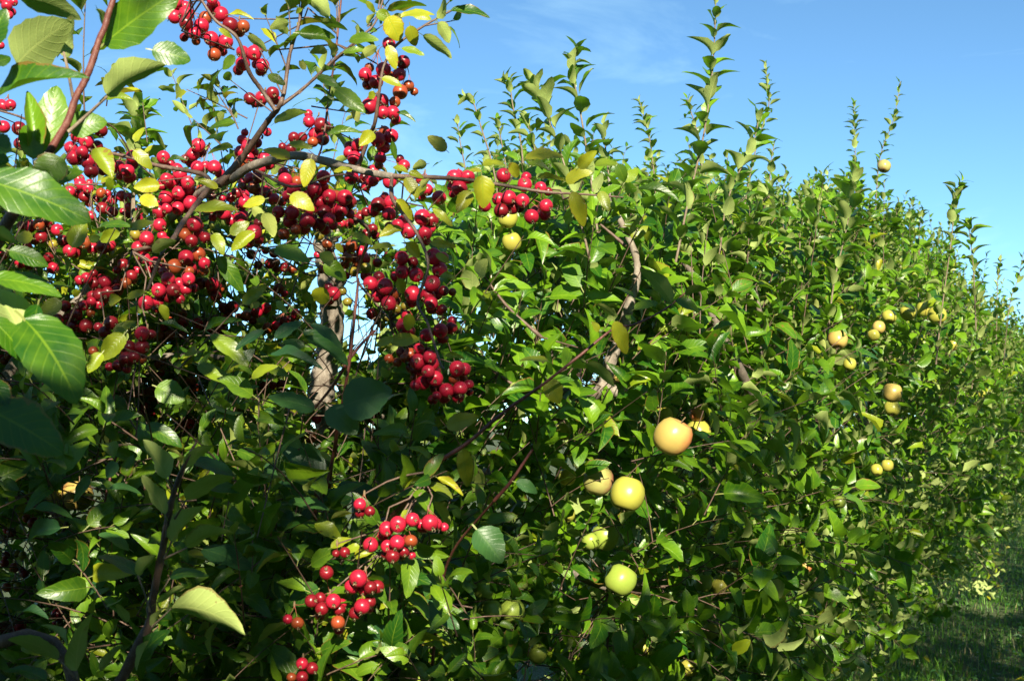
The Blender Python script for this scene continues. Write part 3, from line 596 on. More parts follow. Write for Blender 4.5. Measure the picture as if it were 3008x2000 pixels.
# things to keep in sight: the pale trunk, the grey limb and the dark one
def src(z, pts): return [Z(z, *p) for p in pts]
TRUNK_A = [(1082, 1560), (1052, 1400), (975, 1250), (943, 1176), (959, 1069), (975, 957), (972, 890), (963, 801), (950, 712)]
LIMB_G = src(8, [(960, 140), (1050, 350), (1050, 500), (1000, 680), (950, 870), (880, 1030), (840, 1210)])
LIMB_D = src(8, [(1240, 260), (1400, 430), (1500, 620), (1600, 830)])
for i in range(len(TRUNK_A) - 1):
    for k in range(4):
        f = k / 4; CLEAR.append((TRUNK_A[i][0] * (1 - f) + TRUNK_A[i + 1][0] * f, TRUNK_A[i][1] * (1 - f) + TRUNK_A[i + 1][1] * f, 30, 3.85, .96 if i > 2 else .35))
for Lm, st, dd, rr_ in ((LIMB_G, .72, 3.25, 9), (LIMB_D, .25, 3.5, 8)):
    for i in range(len(Lm) - 1):
        for k in range(4):
            f = k / 4; CLEAR.append((Lm[i][0] * (1 - f) + Lm[i + 1][0] * f, Lm[i][1] * (1 - f) + Lm[i + 1][1] * f, rr_, dd, st))

for gx_ in (1535, 1570, 1600): CLEAR.append((gx_, 1985, 16, 8.6, .97))
GL = True
GLEAMS = [(1225, 1550, 1.92, .13), (1050, 1715, 1.92, .11), (1062, 1785, 1.92, .11), (650, 1760, 1.55, .09), (1822, 1700, 3.1, .09), (1842, 1450, 3.0, .13), (230, 1420, 3.2, .07), (20, 880, 1.3, .12), (880, 620, 2.1, .12), (1976, 1270, 2.6, .14), (2060, 1650, 3.1, .10), (2930, 1700, 11.0, .30), (1480, 1600, 2.0, .08), (2350, 1640, 4.0, .12), (120, 130, 1.42, .11), (150, 30, 1.45, .09), (400, 220, 1.44, .09), (150, 350, 1.44, .07)]
CLR = np.array([c[:4] for c in CLEAR])
# ------------------------------------------------------------------ finishing a tree's leaves
def finish_foliage(root, LV, mat, sky, n_parts, hi, md, lo, lod=5.0, gapk=.93, mind=None):
    arr = LV.arr(); arr = take(arr, visible_filter(arr, sky, gapk, mind)); p, x, y, n, l, t, w = arr
    c = p + x * (l * .5)[:, None]; px, py, dep = proj(c); inf = (dep > .3) & (px > 0) & (px < 3008) & (py > 0) & (py < 2000)
    rest = np.ones(len(p), bool)
    if n_parts:
        score = np.where(inf, l / np.maximum(dep, .2), -1) * np.exp(-0.8 * np.maximum(dep - dep[inf].min() if inf.any() else dep, 0))
        idx = np.argsort(-score)[:n_parts]; idx = [i for i in idx if inf[i]]; rest[idx] = False
        place_leaf_objects(arr, idx, hi[0], hi[1], mat, root)
    A = take(arr, rest & (dep < lod) & inf); B = take(arr, rest & ~((dep < lod) & inf))
    meshes = [joined_leaves('foliage', q, tp, mat, root.location) for q, tp in ((A, md), (B, lo)) if len(q[0])]
    for me in meshes: tag(link('foliage', me, root), kind='stuff')
    return len(p)
def crooked(a, b, r0, r1, TB, sides=4, wob=.06, keep=.3):
    if random.random() > keep: return
    r0 = min(r0, .0018); r1 = min(r1, .0012)
    a = Vector(a); b = Vector(b); L_ = (b - a).length
    if L_ > .75: return
    if keep < .9:
        for f_ in (.1, .3, .5, .7, .9):
            if blocked(a.lerp(b, f_), a.lerp(b, f_), None): return
    m1 = a.lerp(b, .35) + Vector((random.gauss(0, wob), random.gauss(0, wob), random.gauss(0, wob) - .04)) * L_; m2 = a.lerp(b, .7) + Vector((random.gauss(0, wob), random.gauss(0, wob), random.gauss(0, wob) - .02)) * L_
    TB.add([a, m1, m2, b], [r0, r0 * .75 + r1 * .25, r0 * .4 + r1 * .6, r1], sides)

def skeleton(root, base, top, rad, nl, r0, mat, lean=(0, 0), trunk_frac=.33):
    """trunk and main limbs; returns points along the limbs"""
    base = Vector(base); H = top; pts = []
    ft = base + Vector((lean[0] * .5, lean[1] * .5, H * trunk_frac)); path = limb(root, 'trunk', [base - Vector((0, 0, .05)), base.lerp(ft, .5) + Vector((random.uniform(-.03, .03), random.uniform(-.03, .03), 0)), ft, ft + Vector((lean[0] * .3, lean[1] * .3, H * .32)), ft + Vector((lean[0], lean[1], H * .55))], r0, r0 * .3, mat, 9)
    pts += path
    for k in range(nl):
        th = k * 2 * math.pi / nl + random.uniform(-.35, .35); st = path[int(len(path) * random.uniform(.38, .8))]
        e = base + Vector((math.cos(th) * rad * .75, math.sin(th) * rad * .75, H * random.uniform(.5, .8))); md_ = st.lerp(e, .5) + Vector((0, 0, -.05))
        pth = limb(root, 'branch', [st, md_, e, e + Vector((math.cos(th) * .12, math.sin(th) * .12, .3))], r0 * .5, r0 * .12, mat, 6); pts += pth
    return pts
def nearest(pts, q): return min(pts, key=lambda a: (a - q).length_squared)

def blocked(q, tip, sky):
    px, py, dp = proj([q, tip])
    if dp[0] < .3: return False
    if sky is not None and -100 < px[0] < 3100 and (py[1] < interp(sky, px[1]) + 4 or py[0] < interp(sky, px[0]) + 25): return True
    px = [px[0], (px[0] + px[1]) / 2, px[1]]; py = [py[0], (py[0] + py[1]) / 2, py[1]]; dp = [dp[0], (dp[0] + dp[1]) / 2, dp[1]]
    for i in (0, 1, 2):
        c = CLR[(np.abs(CLR[:, 0] - px[i]) < CLR[:, 2] + 6) & (np.abs(CLR[:, 1] - py[i]) < CLR[:, 2] + 6) & (CLR[:, 3] > dp[i])]
        if len(c) and random.random() < .92: return True
    return False
def crown(root, LV, TB, c, rs, n, nl, ls, pts, upbias=.8, shell=(.55, 1.0), near_side=0.0, twigs=True, reject=None, lenr=(.16, .34), sky=None, check=True, tk=.25):
    c = Vector(c); k = 0; tries = 0
    while k < n and tries < n * 8:
        tries += 1
        v = Vector((random.gauss(0, 1), random.gauss(0, 1), random.gauss(0, 1))).normalized()
        if near_side and v.dot(-PERP) < 0 and random.random() < near_side: v = -v if random.random() < .5 else v - PERP * (2 * v.dot(PERP))
        f = random.uniform(*shell) ** .7; bump = 1 + .13 * math.sin(v.x * 7 + c.x * 3) * math.cos(v.z * 6 + c.y)
        # ellipsoid axes: along the row, across it, up
        q = c + ROW * v.dot(ROW) * rs[0] * f * bump + PERP * v.dot(PERP) * rs[1] * f * bump + Vector((0, 0, v.z * rs[2] * f * bump))
        if q.z < .22: continue
        if reject is not None and reject(q): continue
        d = v * .75 + Vector((0, 0, upbias)) + Vector((random.gauss(0, .4), random.gauss(0, .4), random.gauss(0, .3)))
        if q.z < c.z - .1: d.z -= .75 * random.random()
        ln = random.uniform(*lenr)
        if check and blocked(q, q + d.normalized() * ln, sky): continue
        shoot(LV, TB, q, d, ln, nl + random.randint(-2, 2), ls * random.uniform(.8, 1.15), r=.0014, yel=(.03, .45), droop=random.uniform(0, .3) if q.z < c.z else 0)
        if twigs and TB is not None:
            a = nearest(pts, q - Vector((0, 0, .1)))
            crooked(a, q, .006, .0028, TB, keep=tk)
        k += 1
    return k

# ------------------------------------------------------------------ the apple trees of the row
def up_shoot(root, px, depth, ls, nl, r=.0045, name='shoot', mat=None, LV=None, ang=(16, 52)):
    """a long upright shoot through the given photo points at one distance"""
    px = [(px[0][0] + (px[0][0] - px[1][0]) * .7, px[0][1] + 170)] + list(px); pts = [P(x, y, depth) for x, y in px]; path = smooth_path(pts, 7); tb = Tubes(); n = len(path)
    tb.add(path, [r * (1 - .62 * i / (n - 1)) for i in range(n)], 6); tb.build(name, mat or M_SHOOT, root, root.location)
    tot = sum((path[i + 1] - path[i]).length for i in range(n - 1)); phi = random.uniform(0, 6)
    nl = int(nl * 2.0); ls = ls * 1.08
    for k in range(nl):
        f = .06 + .94 * (k + .3) / nl; i = min(n - 2, int(f * (n - 1))); q = path[i].lerp(path[i + 1], f * (n - 1) - i); d = (path[i + 1] - path[i]).normalized()
        a = d.orthogonal().normalized(); b = d.cross(a); th = phi + k * 2.4; od = a * math.cos(th) + b * math.sin(th); an = math.radians(random.uniform(*ang)) * (.45 if f > .93 else 1)
        x = (d * math.cos(an) + od * math.sin(an) + Vector((random.gauss(0, .1), random.gauss(0, .1), random.gauss(0, .1)))).normalized()
        l = ls * random.uniform(.8, 1.15) * (1 if f < .75 else 1.25 - f * .6)
        LV.add(q + x * l * .17, x, d * math.sin(an) - od * math.cos(an) + Vector((random.gauss(0, .25), random.gauss(0, .25), random.gauss(0, .15))), l * .85, (random.random(), 0, 1.0 if random.random() < .15 else 0), random.uniform(.85, 1.15))
    return path

SHOOTS = {  # tree index -> [(photo points), depth, leaf length, leaves]
 0: [([(1735, 520), (1705, 330), (1683, 215), (1693, 150)], 3.0, .068, 15),
     ([(1690, 590), (1630, 400), (1590, 300), (1570, 250)], 2.9, .068, 15),
     ([(1450, 500), (1415, 380), (1390, 300), (1378, 288)], 3.7, .050, 13),
     ([(1530, 420), (1508, 320), (1498, 250), (1492, 236)], 3.6, .050, 12),
     ([(1370, 520), (1352, 420), (1345, 365)], 4.0, .048, 9),
     ([(1490, 520), (1470, 400), (1462, 350)], 4.0, .048, 9),
     ([(1790, 540), (1778, 430), (1772, 370)], 3.4, .055, 11),
     ([(1590, 520), (1560, 400), (1545, 345)], 3.4, .058, 11),
     ([(1925, 560), (1912, 430), (1895, 360), (1880, 302)], 4.4, .050, 22),
     ([(2020, 600), (2070, 380), (2095, 180), (2104, -30)], 2.9, .068, 20),
     ([(2065, 520), (2050, 400), (2030, 330), (2018, 290)], 4.0, .045, 14)],
 1: [([(2195, 560), (2225, 420), (2258, 310), (2254, 250), (2249, 192)], 5.0, .046, 24),
     ([(2130, 620), (2160, 530), (2212, 420), (2232, 335)], 3.5, .075, 14),
     ([(2260, 560), (2265, 480), (2275, 420)], 5.0, .055, 8),
     ([(2303, 720), (2300, 620), (2303, 565)], 5.2, .055, 10),
     ([(2350, 660), (2352, 600), (2345, 570)], 5.6, .055, 9),
     ([(2400, 660), (2402, 590), (2400, 570)], 5.8, .055, 9),
     ([(2450, 830), (2480, 700), (2500, 600), (2508, 520)], 3.9, .085, 16)],
 2: [([(2512, 540), (2512, 420), (2510, 360), (2508, 305)], 6.4, .055, 20),
     ([(2575, 560), (2588, 450), (2625, 350), (2645, 240)], 6.2, .056, 21),
     ([(2590, 760), (2625, 670), (2640, 590)], 6.0, .060, 11),
     ([(2700, 720), (2704, 640), (2708, 625)], 6.8, .060, 9),
     ([(2768, 900), (2795, 700), (2805, 580), (2822, 534)], 4.6, .062, 17),
     ([(2860, 800), (2850, 700), (2845, 660)], 5.0, .075, 10)],
 3: [([(2965, 900), (2990, 820), (3007, 742)], 7.0, .065, 10),
     ([(2880, 990), (2920, 930), (2960, 880)], 6.4, .07, 10),
     ([(2930, 840), (2935, 790), (2938, 765)], 8.0, .06, 8)],
}
LABELS_ROW = ['large leafy apple tree right behind the crab apples, with yellow apples',
              'apple tree right of the middle with tall upright shoots against the sky',
              'apple tree with one pink apple high on its shoot, right of centre',
              'apple tree on the right whose crown dips down to the skyline']
MIND = [(0, 2.95), (1000, 2.9), (1250, 2.75), (1400, 2.45), (1700, 2.3), (2000, 2.35), (2300, 2.6), (3008, 3.2)]
row_svals = [3.7, 6.4, 9.1, 11.9, 14.6, 17.4, 20.2, 23.0, 26.0, 29.5, 33.0, 37.0, 41.5, 46.0]
for k, s0 in enumerate(row_svals):
    p0 = ROWP + random.uniform(-.12, .12); base = R(s0, p0); near = k < 4
    base.z = float(gz(np.array(base.x), np.array(base.y)))
    if k == 0: base = P(1085, 1560, 4.1); base.z = 0.0
    lab = LABELS_ROW[k] if near else ('apple tree fifth along the row, small at the right edge' if k == 4 else 'distant apple tree far down the row at the right edge')
    root = thing('apple_tree', base, lab, 'apple tree', 'apple trees of the receding row' )
    LV = Leaves(); LT = Leaves(); TB = Tubes(); H = 2.7
    ctr = R(s0, p0, 1.48 if k == 0 else 1.62)
    if k == 0:
        path = limb(root, 'trunk', [base - Vector((0, 0, .05))] + [P(x, y, 4.05 - .03 * i) for i, (x, y) in enumerate(TRUNK_A)], .052, .030, M_BARK, 10, .10)
        pts = list(path)
        pth = limb(root, 'branch', [P(968, 880, 3.85), P(1000, 800, 3.8), P(1035, 790, 3.75), P(1100, 760, 3.7)], .032, .014, M_BARK, 8); pts += pth
        pth = limb(root, 'branch', [P(950, 712, 3.8), P(985, 672, 3.8), P(1040, 672, 3.8), P(1075, 690, 3.8)], .034, .022, M_BARK, 8); pts += pth
        mt = path[int(len(path) * .35)]
        g_end = [P(x, y, 3.3) for x, y in reversed(LIMB_G)]
        limb(root, 'branch', [mt, P(1400, 1400, 3.7), P(1640, 1230, 3.4)] + g_end[:1] + g_end + [P(1800, 600, 3.35), P(1790, 520, 3.4)], .026, .005, M_BARK, 9, .14); pts += g_end
        limb(root, 'branch', [P(1772, 1140, 3.3), P(1812, 1150, 3.28), P(1850, 1160, 3.3)], .018, .015, M_BARK, 7)
        g2 = [P(x, y, 3.55) for x, y in reversed(LIMB_D)]; limb(root, 'branch', [P(2240, 1240, 3.8), P(2180, 1100, 3.6)] + g2 + [P(1900, 640, 3.6), P(1860, 560, 3.7)], .016, .004, M_BARK_DARK, 8); pts += g2
        limb(root, 'branch', [P(1080, 1545, 4.0), P(1300, 1500, 3.6), P(1520, 1600, 3.4), P(1800, 1730, 3.3), P(1910, 1700, 3.45)], .020, .008, M_BARK_DARK, 9, .1)
        limb(root, 'branch', [P(1520, 1720, 3.4), P(1535, 1660, 3.3), P(1505, 1590, 3.2)], .020, .012, M_BARK, 8)
        pts += [P(1300, 1500, 3.6), P(1520, 1600, 3.4), P(1800, 1730, 3.3), P(1500, 900, 3.6), P(1850, 1400, 3.5)]
        for bp_ in ([(1400, 780), (1490, 900), (1590, 990)], [(1740, 640), (1800, 690), (1835, 720)], [(1400, 1035), (1450, 1090), (1540, 1150)]):
            pth = limb(root, 'branch', [P(x, y, 2.9) for x, y in bp_], .002, .0045, M_TWIG, 6); pts += pth
        for k2 in range(5):
            th = k2 * 1.25; e = ctr + Vector((math.cos(th) * .9, math.sin(th) * .7, .3)); pth = limb(root, 'branch', [mt, mt.lerp(e, .5), e, e + Vector((0, 0, .4))], .022, .006, M_BARK_DARK, 6); pts += pth
        ns_, nl_, ls_ = 1750, 10, .092
        def rej(q): return False
    else:
        pts = skeleton(root, base, H, 1.15, 6 if near else 4, .05, M_BARK_DARK)
        ns_ = [0, 1500, 1000, 800][k] if near else (480 if k < 8 else 300); nl_ = 10 if near else 9; ls_ = .090 if near else .10 + .004 * k
    rs = (1.62, 1.08, 1.28) if k == 0 else (1.55, 1.36, 1.50)
    crown(root, LV, TB if near else None, ctr, rs, ns_, nl_, ls_, pts, near_side=.7 if k < 3 else .5, shell=(.45, 1.0), sky=SKYROW)
    if near or k < 8:   # water shoots standing up out of the crown
        n_, tries = 0, 0
        while n_ < ((95 if k == 0 else 150) if k < 4 else 70) and tries < 3000:
            tries += 1; th = random.uniform(0, 6.28); rr = random.uniform(.1, .95)
            q = ctr + ROW * math.cos(th) * rs[0] * rr + PERP * math.sin(th) * rs[1] * rr + Vector((0, 0, rs[2] * math.sqrt(1 - rr * rr) * .85 - .1))
            d_ = Vector((math.cos(th) * .12 + random.gauss(0, .12), math.sin(th) * .12 + random.gauss(0, .12), 1)); ln = random.uniform(.25, .62 if k == 0 else .72)
            tip = q + d_.normalized() * ln; px, py, dp = proj([tip])
            if dp[0] < .3 or py[0] < interp(SKYROW, px[0]) - (330 if k == 0 else 520) / dp[0] * random.random(): continue
            if blocked(q, tip, None): continue
            shoot(LT, TB, q, d_, ln, int(ln * 34), .074 if near else .09, r=.0016, ang=(16, 54)); n_ += 1
    if LT.p:
        at_ = LT.arr(); at_ = take(at_, visible_filter(at_, [(x_, y_ - 125) for x_, y_ in SKYROW], .9, None)); me_ = joined_leaves('foliage', at_, T_MD if k < 3 else T_LO, M_APPLE_LEAF, root.location); tag(link('foliage', me_, root), kind='stuff')
    nparts = 300 if k < 3 else (120 if k == 3 else 0)
    finish_foliage(root, LV, M_APPLE_LEAF, SKYROW, max(0, nparts - sum(q[3] for q in SHOOTS.get(k, []))), (T_HI, 'hi'), T_MD if k < 2 else T_LO, T_LO if k < 7 else T_SH, lod=5.0, mind=MIND)
    LS = Leaves()
    for (pxs, d, ls, nl) in SHOOTS.get(k, []):
        path = up_shoot(root, pxs, d, ls, nl, LV=LS, r=.0030)
    if LS.p:
        arr = LS.arr(); place_leaf_objects(arr, range(len(arr[0])), T_HI, 'hi', M_APPLE_LEAF, root)
    if near: TB.build('twigs', M_TWIG, root, root.location); [tag(c_, kind='stuff') for c_ in root.children if c_.name.startswith('twigs')]

# ------------------------------------------------------------------ trees behind the camera that throw the shade
for k, (x, y, H, rx, ns_) in enumerate([(-0.55, -1.85, 4.14, 1.3, 1000), (0.6, -2.0, 4.38, 1.35, 1050), (1.85, -1.9, 4.3, 1.2, 900), (0.05, -2.85, 4.55, 1.25, 900), (1.32, -3.0, 4.6, 1.2, 800), (-1.25, -2.7, 4.5, 1.25, 800)] + [(R(s_, -2.6).x, R(s_, -2.6).y, 4.8 if s_ < 7 else 5.3, 1.45, 760) for s_ in (1.4, 3.6, 5.8, 8.2, 10.8, 14.0, 17.5)]):
    root = thing('apple_tree', (x, y, 0), 'apple tree across the mown strip behind the photographer', 'apple tree', 'apple trees behind the photographer')
    LV = Leaves(); pts = skeleton(root, (x, y, 0), H, rx, 5, .05, M_BARK_DARK)
    crown(root, LV, None, (x, y, H * .52), (rx, rx, H * .46), ns_, 9, .12, pts, shell=(.25, 1), lenr=(.2, .4), check=False)
    arr = LV.arr(); sv = np.array(sun_vec); keep_ = np.ones(len(arr[0]), bool)
    for (px_, py_, d_, rr_) in GLEAMS:      # openings cut through these crowns along sun rays to light chosen spots
        o_ = np.array(P(px_, py_, d_)); rel = arr[0] + arr[1] * (arr[4] * .5)[:, None] - o_; tt = rel @ sv; keep_ &= np.linalg.norm(rel - tt[:, None] * sv, axis=1) > rr_
    tag(link('foliage', joined_leaves('foliage', take(arr, keep_), T_SH, M_APPLE_LEAF, root.location), root), kind='stuff')

# ------------------------------------------------------------------ hand placed leaves
HT = {}
for bend in (0.0, 0.18, 0.36, 0.55):
    for sd in range(3): HT[(bend, sd)] = leaf_template(14, 3, bend, (.12, .3, .2)[sd], (.05, .08, .06)[sd], .55, 77 + sd + int(bend * 100), .035, (.1, -.15, .2)[sd], (.05, .25, -.1)[sd], pet=.16)
def hand_leaf(root, mat, b, tip, depth, w, roll, bend, yel=0.0, spot=0.0, dz=0.0, tone=None, name='leaf', pet=True):
    A = P(b[0], b[1], depth); B = P(tip[0], tip[1], depth + dz); X = B - A; Lc = X.length; X.normalize()
    v = (A - EYE).normalized(); n0 = -v; n0 = (n0 - X * n0.dot(X)).normalized(); sdir = X.cross(n0)
    if sdir.z < 0: sdir = -sdir
    rr = math.radians(roll); n = n0 * math.cos(rr) + sdir * math.sin(rr)
    bq = min((0.0, .18, .36, .55), key=lambda q: abs(q - bend)); sd = random.randint(0, 2); V, F, UV = HT[(bq, sd)]
    tipv = V[14 * 7 + 3]; ln = math.hypot(tipv[0], tipv[2]); al = math.atan2(-tipv[2], tipv[0])   # the blade's tip lies below its X axis
    x2 = X * math.cos(al) + n * math.sin(al); n2 = n * math.cos(al) - X * math.sin(al)
    tq = (round((random.random() if tone is None else tone) * 4) / 4, round(yel * 5) / 5, round(spot)); key = ('hand', bq, sd, mat.name, tq)
    if key not in _leaf_cache: _leaf_cache[key] = np_mesh('leaf', V, F, mat, True, UV, np.tile(np.array(tq, float), (len(V), 1)))
    s = Lc / ln; link(name, _leaf_cache[key], root, A - Vector(root.location), rot_from(x2, n2), (s, s * w / .55 * 1.15, s))

# ------------------------------------------------------------------ crab apple tree
croot = thing('crab_apple_tree', (-1.15, 2.75, 0), 'crab apple tree with arching limbs, yellowing leaves and red fruit', 'crab apple tree')
def pxpath(z, pts, d): return [P(*Z(z, a, b), d if not isinstance(d, list) else d[i]) for i, (a, b) in enumerate(pts)]
cl_pts = []
def climb(pts, r0, r1, mat=M_BARK, sides=8, knob=.12, nm='branch'):
    pth = limb(croot, nm, pts, r0 * .52, r1 * .55, mat, sides, knob); cl_pts.extend(pth); return pth
climb([Vector((-1.15, 2.75, -.05)), Vector((-1.16, 2.72, .8)), P(-40, 1420, 2.75), P(0, 1140, 2.7)], .055, .040, M_BARK_DARK, 10, nm='trunk')
big = [P(0, 1140, 2.75), P(75, 1025, 2.8), P(225, 890, 2.8), P(304, 796, 2.8), P(388, 738, 2.78), P(520, 625, 2.7), P(612, 554, 2.5), P(690, 520, 2.4), P(737, 490, 2.36), P(852, 458, 2.3), P(930, 468, 2.3), P(1013, 489, 2.28), P(1080, 506, 2.25), P(1151, 518, 2.25)]
climb(big, .026, .0105, M_BARK, 10, .10)
climb([P(1151, 518, 2.25), P(1280, 522, 2.22), P(1392, 531, 2.2), P(1590, 563, 2.2), P(1700, 570, 2.22), P(1831, 580, 2.25)], .009, .0028, M_TWIG, 7)
climb([P(612, 554, 2.4), P(600, 514, 2.42), P(460, 486, 2.45), P(350, 455, 2.5), P(180, 424, 2.5), P(80, 353, 2.55), P(-20, 320, 2.6)], .010, .004, M_TWIG, 6)
climb([P(640, 545, 2.4), P(700, 480, 2.4), P(735, 430, 2.38), P(789, 353, 2.35), P(820, 313, 2.3), P(836, 262, 2.3), P(852, 156, 2.3), P(879, 67, 2.3), P(898, -60, 2.3)], .015, .004, M_TWIG, 7)
climb([P(820, 313, 2.3), P(888, 263, 2.3), P(981, 178, 2.28), P(1057, 112, 2.25), P(1102, 67, 2.25), P(1128, -10, 2.25)], .007, .003, M_TWIG, 6)
climb([P(852, 458, 2.33), P(935, 460, 2.35), P(968, 268, 2.4), P(986, 156, 2.4), P(1004, -20, 2.4)], .0045, .003, M_TWIG_RED, 6)
climb([P(1052, 490, 2.27), P(1084, 402, 2.25), P(1102, 357, 2.22), P(1115, 263, 2.2), P(1129, 192, 2.2), P(1164, 134, 2.2), P(1240, 80, 2.2), P(1311, 40, 2.2), P(1345, 22, 2.2)], .008, .0025, M_TWIG, 6)
climb([P(810, 325, 2.3), P(767, 263, 2.3), P(731, 210, 2.28), P(697, 112, 2.25), P(634, 62, 2.25), P(585, -10, 2.25)], .009, .004, M_TWIG, 6)
climb([P(737, 490, 2.36), P(840, 545, 2.3), P(905, 540, 2.3), P(960, 520, 2.3), P(1013, 512, 2.28)], .006, .003, M_TWIG, 6)
climb([P(1151, 518, 2.25), P(1151, 580, 2.2), P(1191, 638, 2.17), P(1227, 690, 2.15), P(1258, 779, 2.13), P(1227, 886, 2.12), P(1254, 944, 2.1), P(1276, 1011, 2.08), P(1294, 1069, 2.06), P(1303, 1082, 2.05)], .007, .003, M_TWIG, 6)
climb([P(1013, 625, 2.5), P(1084, 683, 2.5), P(1048, 810, 2.6), P(1093, 877, 2.5), P(1147, 940, 2.45)], .008, .003, M_TWIG, 6)
climb([P(388, 738, 2.5), P(620, 690, 2.8), P(771, 729, 2.8), P(892, 801, 2.7), P(937, 810, 2.7)], .008, .003, M_TWIG, 6)
climb([P(612, 554, 2.4), P(540, 650, 2.25), P(510, 700, 2.15), P(480, 735, 2.1), P(455, 795, 2.1), P(435, 850, 2.1)], .010, .005, M_TWIG, 7, .2)
climb([P(0, 1140, 2.7), P(60, 1110, 2.7), P(152, 1098, 2.7), P(300, 1070, 2.8), P(420, 1055, 2.8), P(560, 1040, 2.8), P(700, 1060, 2.7)], .022, .010, M_BARK_DARK, 8)
climb([P(-30, 1420, 2.75), P(200, 1520, 2.7), P(450, 1560, 2.65), P(700, 1720, 2.55), P(900, 1700, 2.4), P(1020, 1635, 2.3), P(1102, 1568, 2.22), P(1182, 1483, 2.12), P(1236, 1425, 2.05), P(1280, 1363, 2.0), P(1374, 1300, 2.0), P(1480, 1210, 2.0), P(1592, 1131, 2.0), P(1712, 1037, 2.0), P(1802, 966, 2.02), P(1864, 953, 2.02), P(1954, 908, 2.05), P(2025, 850, 2.05)], .0125, .0022, M_TWIG_RED, 8)
climb([P(1010, 1640, 2.2), P(960, 1720, 2.2), P(900, 1850, 2.2), P(870, 2010, 2.2)], .006, .003, M_TWIG, 6)
climb([P(200, 1520, 2.7), P(150, 1650, 2.6), P(60, 1750, 2.5), P(-20, 1800, 2.5)], .008, .004, M_TWIG, 6)
climb([P(640, 1620, 2.5), P(520, 1700, 2.4), P(300, 1600, 2.4), P(430, 1310, 2.3)], .005, .003, M_TWIG, 6)

LVc = Leaves(); TBc = Tubes()
# leafy shoots along the limbs in the sunlit part
def on_limb(z, x, y, d, dirx, diry, ln, nl, ls, yl=(.25, .7), zz=0):
    q = P(*Z(z, x, y), d); e = P(*Z(z, x + dirx, y + diry), d) ; dv = (e - q).normalized() + Vector((0, zz, 0)); shoot(LVc, TBc, q, dv, ln, nl, ls, yel=yl, ang=(35, 80))
for a in [(2, 430, 60, 2.3, -10, -100, .10, 6, .062), (2, 400, 180, 2.3, 0, -100, .12, 8, .062), (2, 345, 330, 2.3, 0, -100, .12, 8, .06), (2, 330, 480, 2.3, -30, -80, .12, 8, .06), (2, 290, 620, 2.3, -30, -60, .10, 6, .06),
          (2, 660, 120, 2.4, 0, -100, .12, 8, .06), (2, 650, 300, 2.4, 0, -100, .10, 6, .06), (2, 850, 180, 2.25, 50, -60, .12, 8, .06), (2, 920, 60, 2.25, 20, -100, .10, 8, .065), (2, 700, 340, 2.28, 60, -40, .10, 5, .055), (2, 520, 500, 2.3, 60, -50, .12, 7, .055), (2, 400, 620, 2.3, 50, -50, .10, 6, .055),
          (2, 240, 750, 2.35, -80, -60, .10, 5, .06), (2, 60, 780, 2.5, -60, -30, .13, 7, .062), (2, 0, 850, 2.5, -30, -80, .10, 6, .055), (2, 480, 700, 2.4, 60, 10, .10, 6, .055), (2, 1340, 70, 2.2, 30, -40, .05, 4, .06), (2, 1230, 170, 2.2, 60, -10, .05, 3, .06),
          (1, 700, 700, 2.5, 10, -80, .07, 6, .055), (1, 1540, 780, 2.5, -40, -60, .08, 6, .055), (1, 1500, 1000, 2.4, -60, -60, .09, 6, .055), (1, 1180, 1060, 2.5, 30, -40, .06, 4, .055)]:
    on_limb(*a)
# an upright apple shoot standing behind the crab's left side
def crej(q):
    px, py, dp = proj([q]); px, py, dp = px[0], py[0], dp[0]
    if dp < 1.9: return True
    if py < 2100 and px > interp([(0, 1180), (800, 1080), (1000, 1090), (1300, 1230), (1700, 1400), (2000, 1480)], py): return True
    if py < interp(SKYCRAB, px): return random.random() < .93
    return False
crown(croot, LVc, TBc, (-.85, 2.95, 1.32), (1.05, 1.35, 1.2), 900, 9, .068, cl_pts, shell=(.1, 1.0), near_side=.6, reject=crej, lenr=(.14, .3), tk=.08)
for _ in range(700):   # the shaded lower half
    px = random.uniform(-250, 1400); py = random.uniform(950, 2150)
    if px > interp([(900, 900), (1200, 1080), (1500, 1230), (1750, 1420), (2000, 1520)], py): continue
    q = P(px, py, random.uniform(2.0, 2.7)); q.z = max(q.z, .3)
    if blocked(q, q + Vector((0, -.05, .1)), None): continue
    shoot(LVc, TBc, q, Vector((random.gauss(0, .5), -.5, random.gauss(.35, .4))), random.uniform(.12, .3), 7, .066, yel=(.06, .6), droop=random.uniform(0, .3)); crooked(nearest(cl_pts, q), q, .005, .0026, TBc, keep=.1)
for q_ in range(1650):   # deep inside, behind the fruit
    px = random.uniform(-250, 1150); py = random.uniform(660, 1400)
    if q_ > 1150: px = random.uniform(-250, 900); py = random.uniform(1150, 2050)
    if py < interp(SKYCRAB, px) + 70: continue
    q = P(px, py, random.uniform(2.7, 3.7)); q.z = max(q.z, .25); shoot(LVc, None, q, Vector((random.gauss(0, .5), -.3, random.gauss(.5, .4))), random.uniform(.12, .3), 8, .066, yel=(.15, .6))
# sparse leaves among the fruit
for _ in range(150):
    px = random.uniform(-50, 1330); py = random.uniform(500, 760)
    if px > 1000 and py < 560: continue
    q = P(px, py, random.uniform(2.3, 2.7))
    if blocked(q, q + Vector((0, -.03, .03)), None): continue
    shoot(LVc, TBc, q, Vector((random.gauss(0, .7), -.4, random.gauss(.2, .5))), random.uniform(.04, .10), 3, .060, yel=(.4, .8))

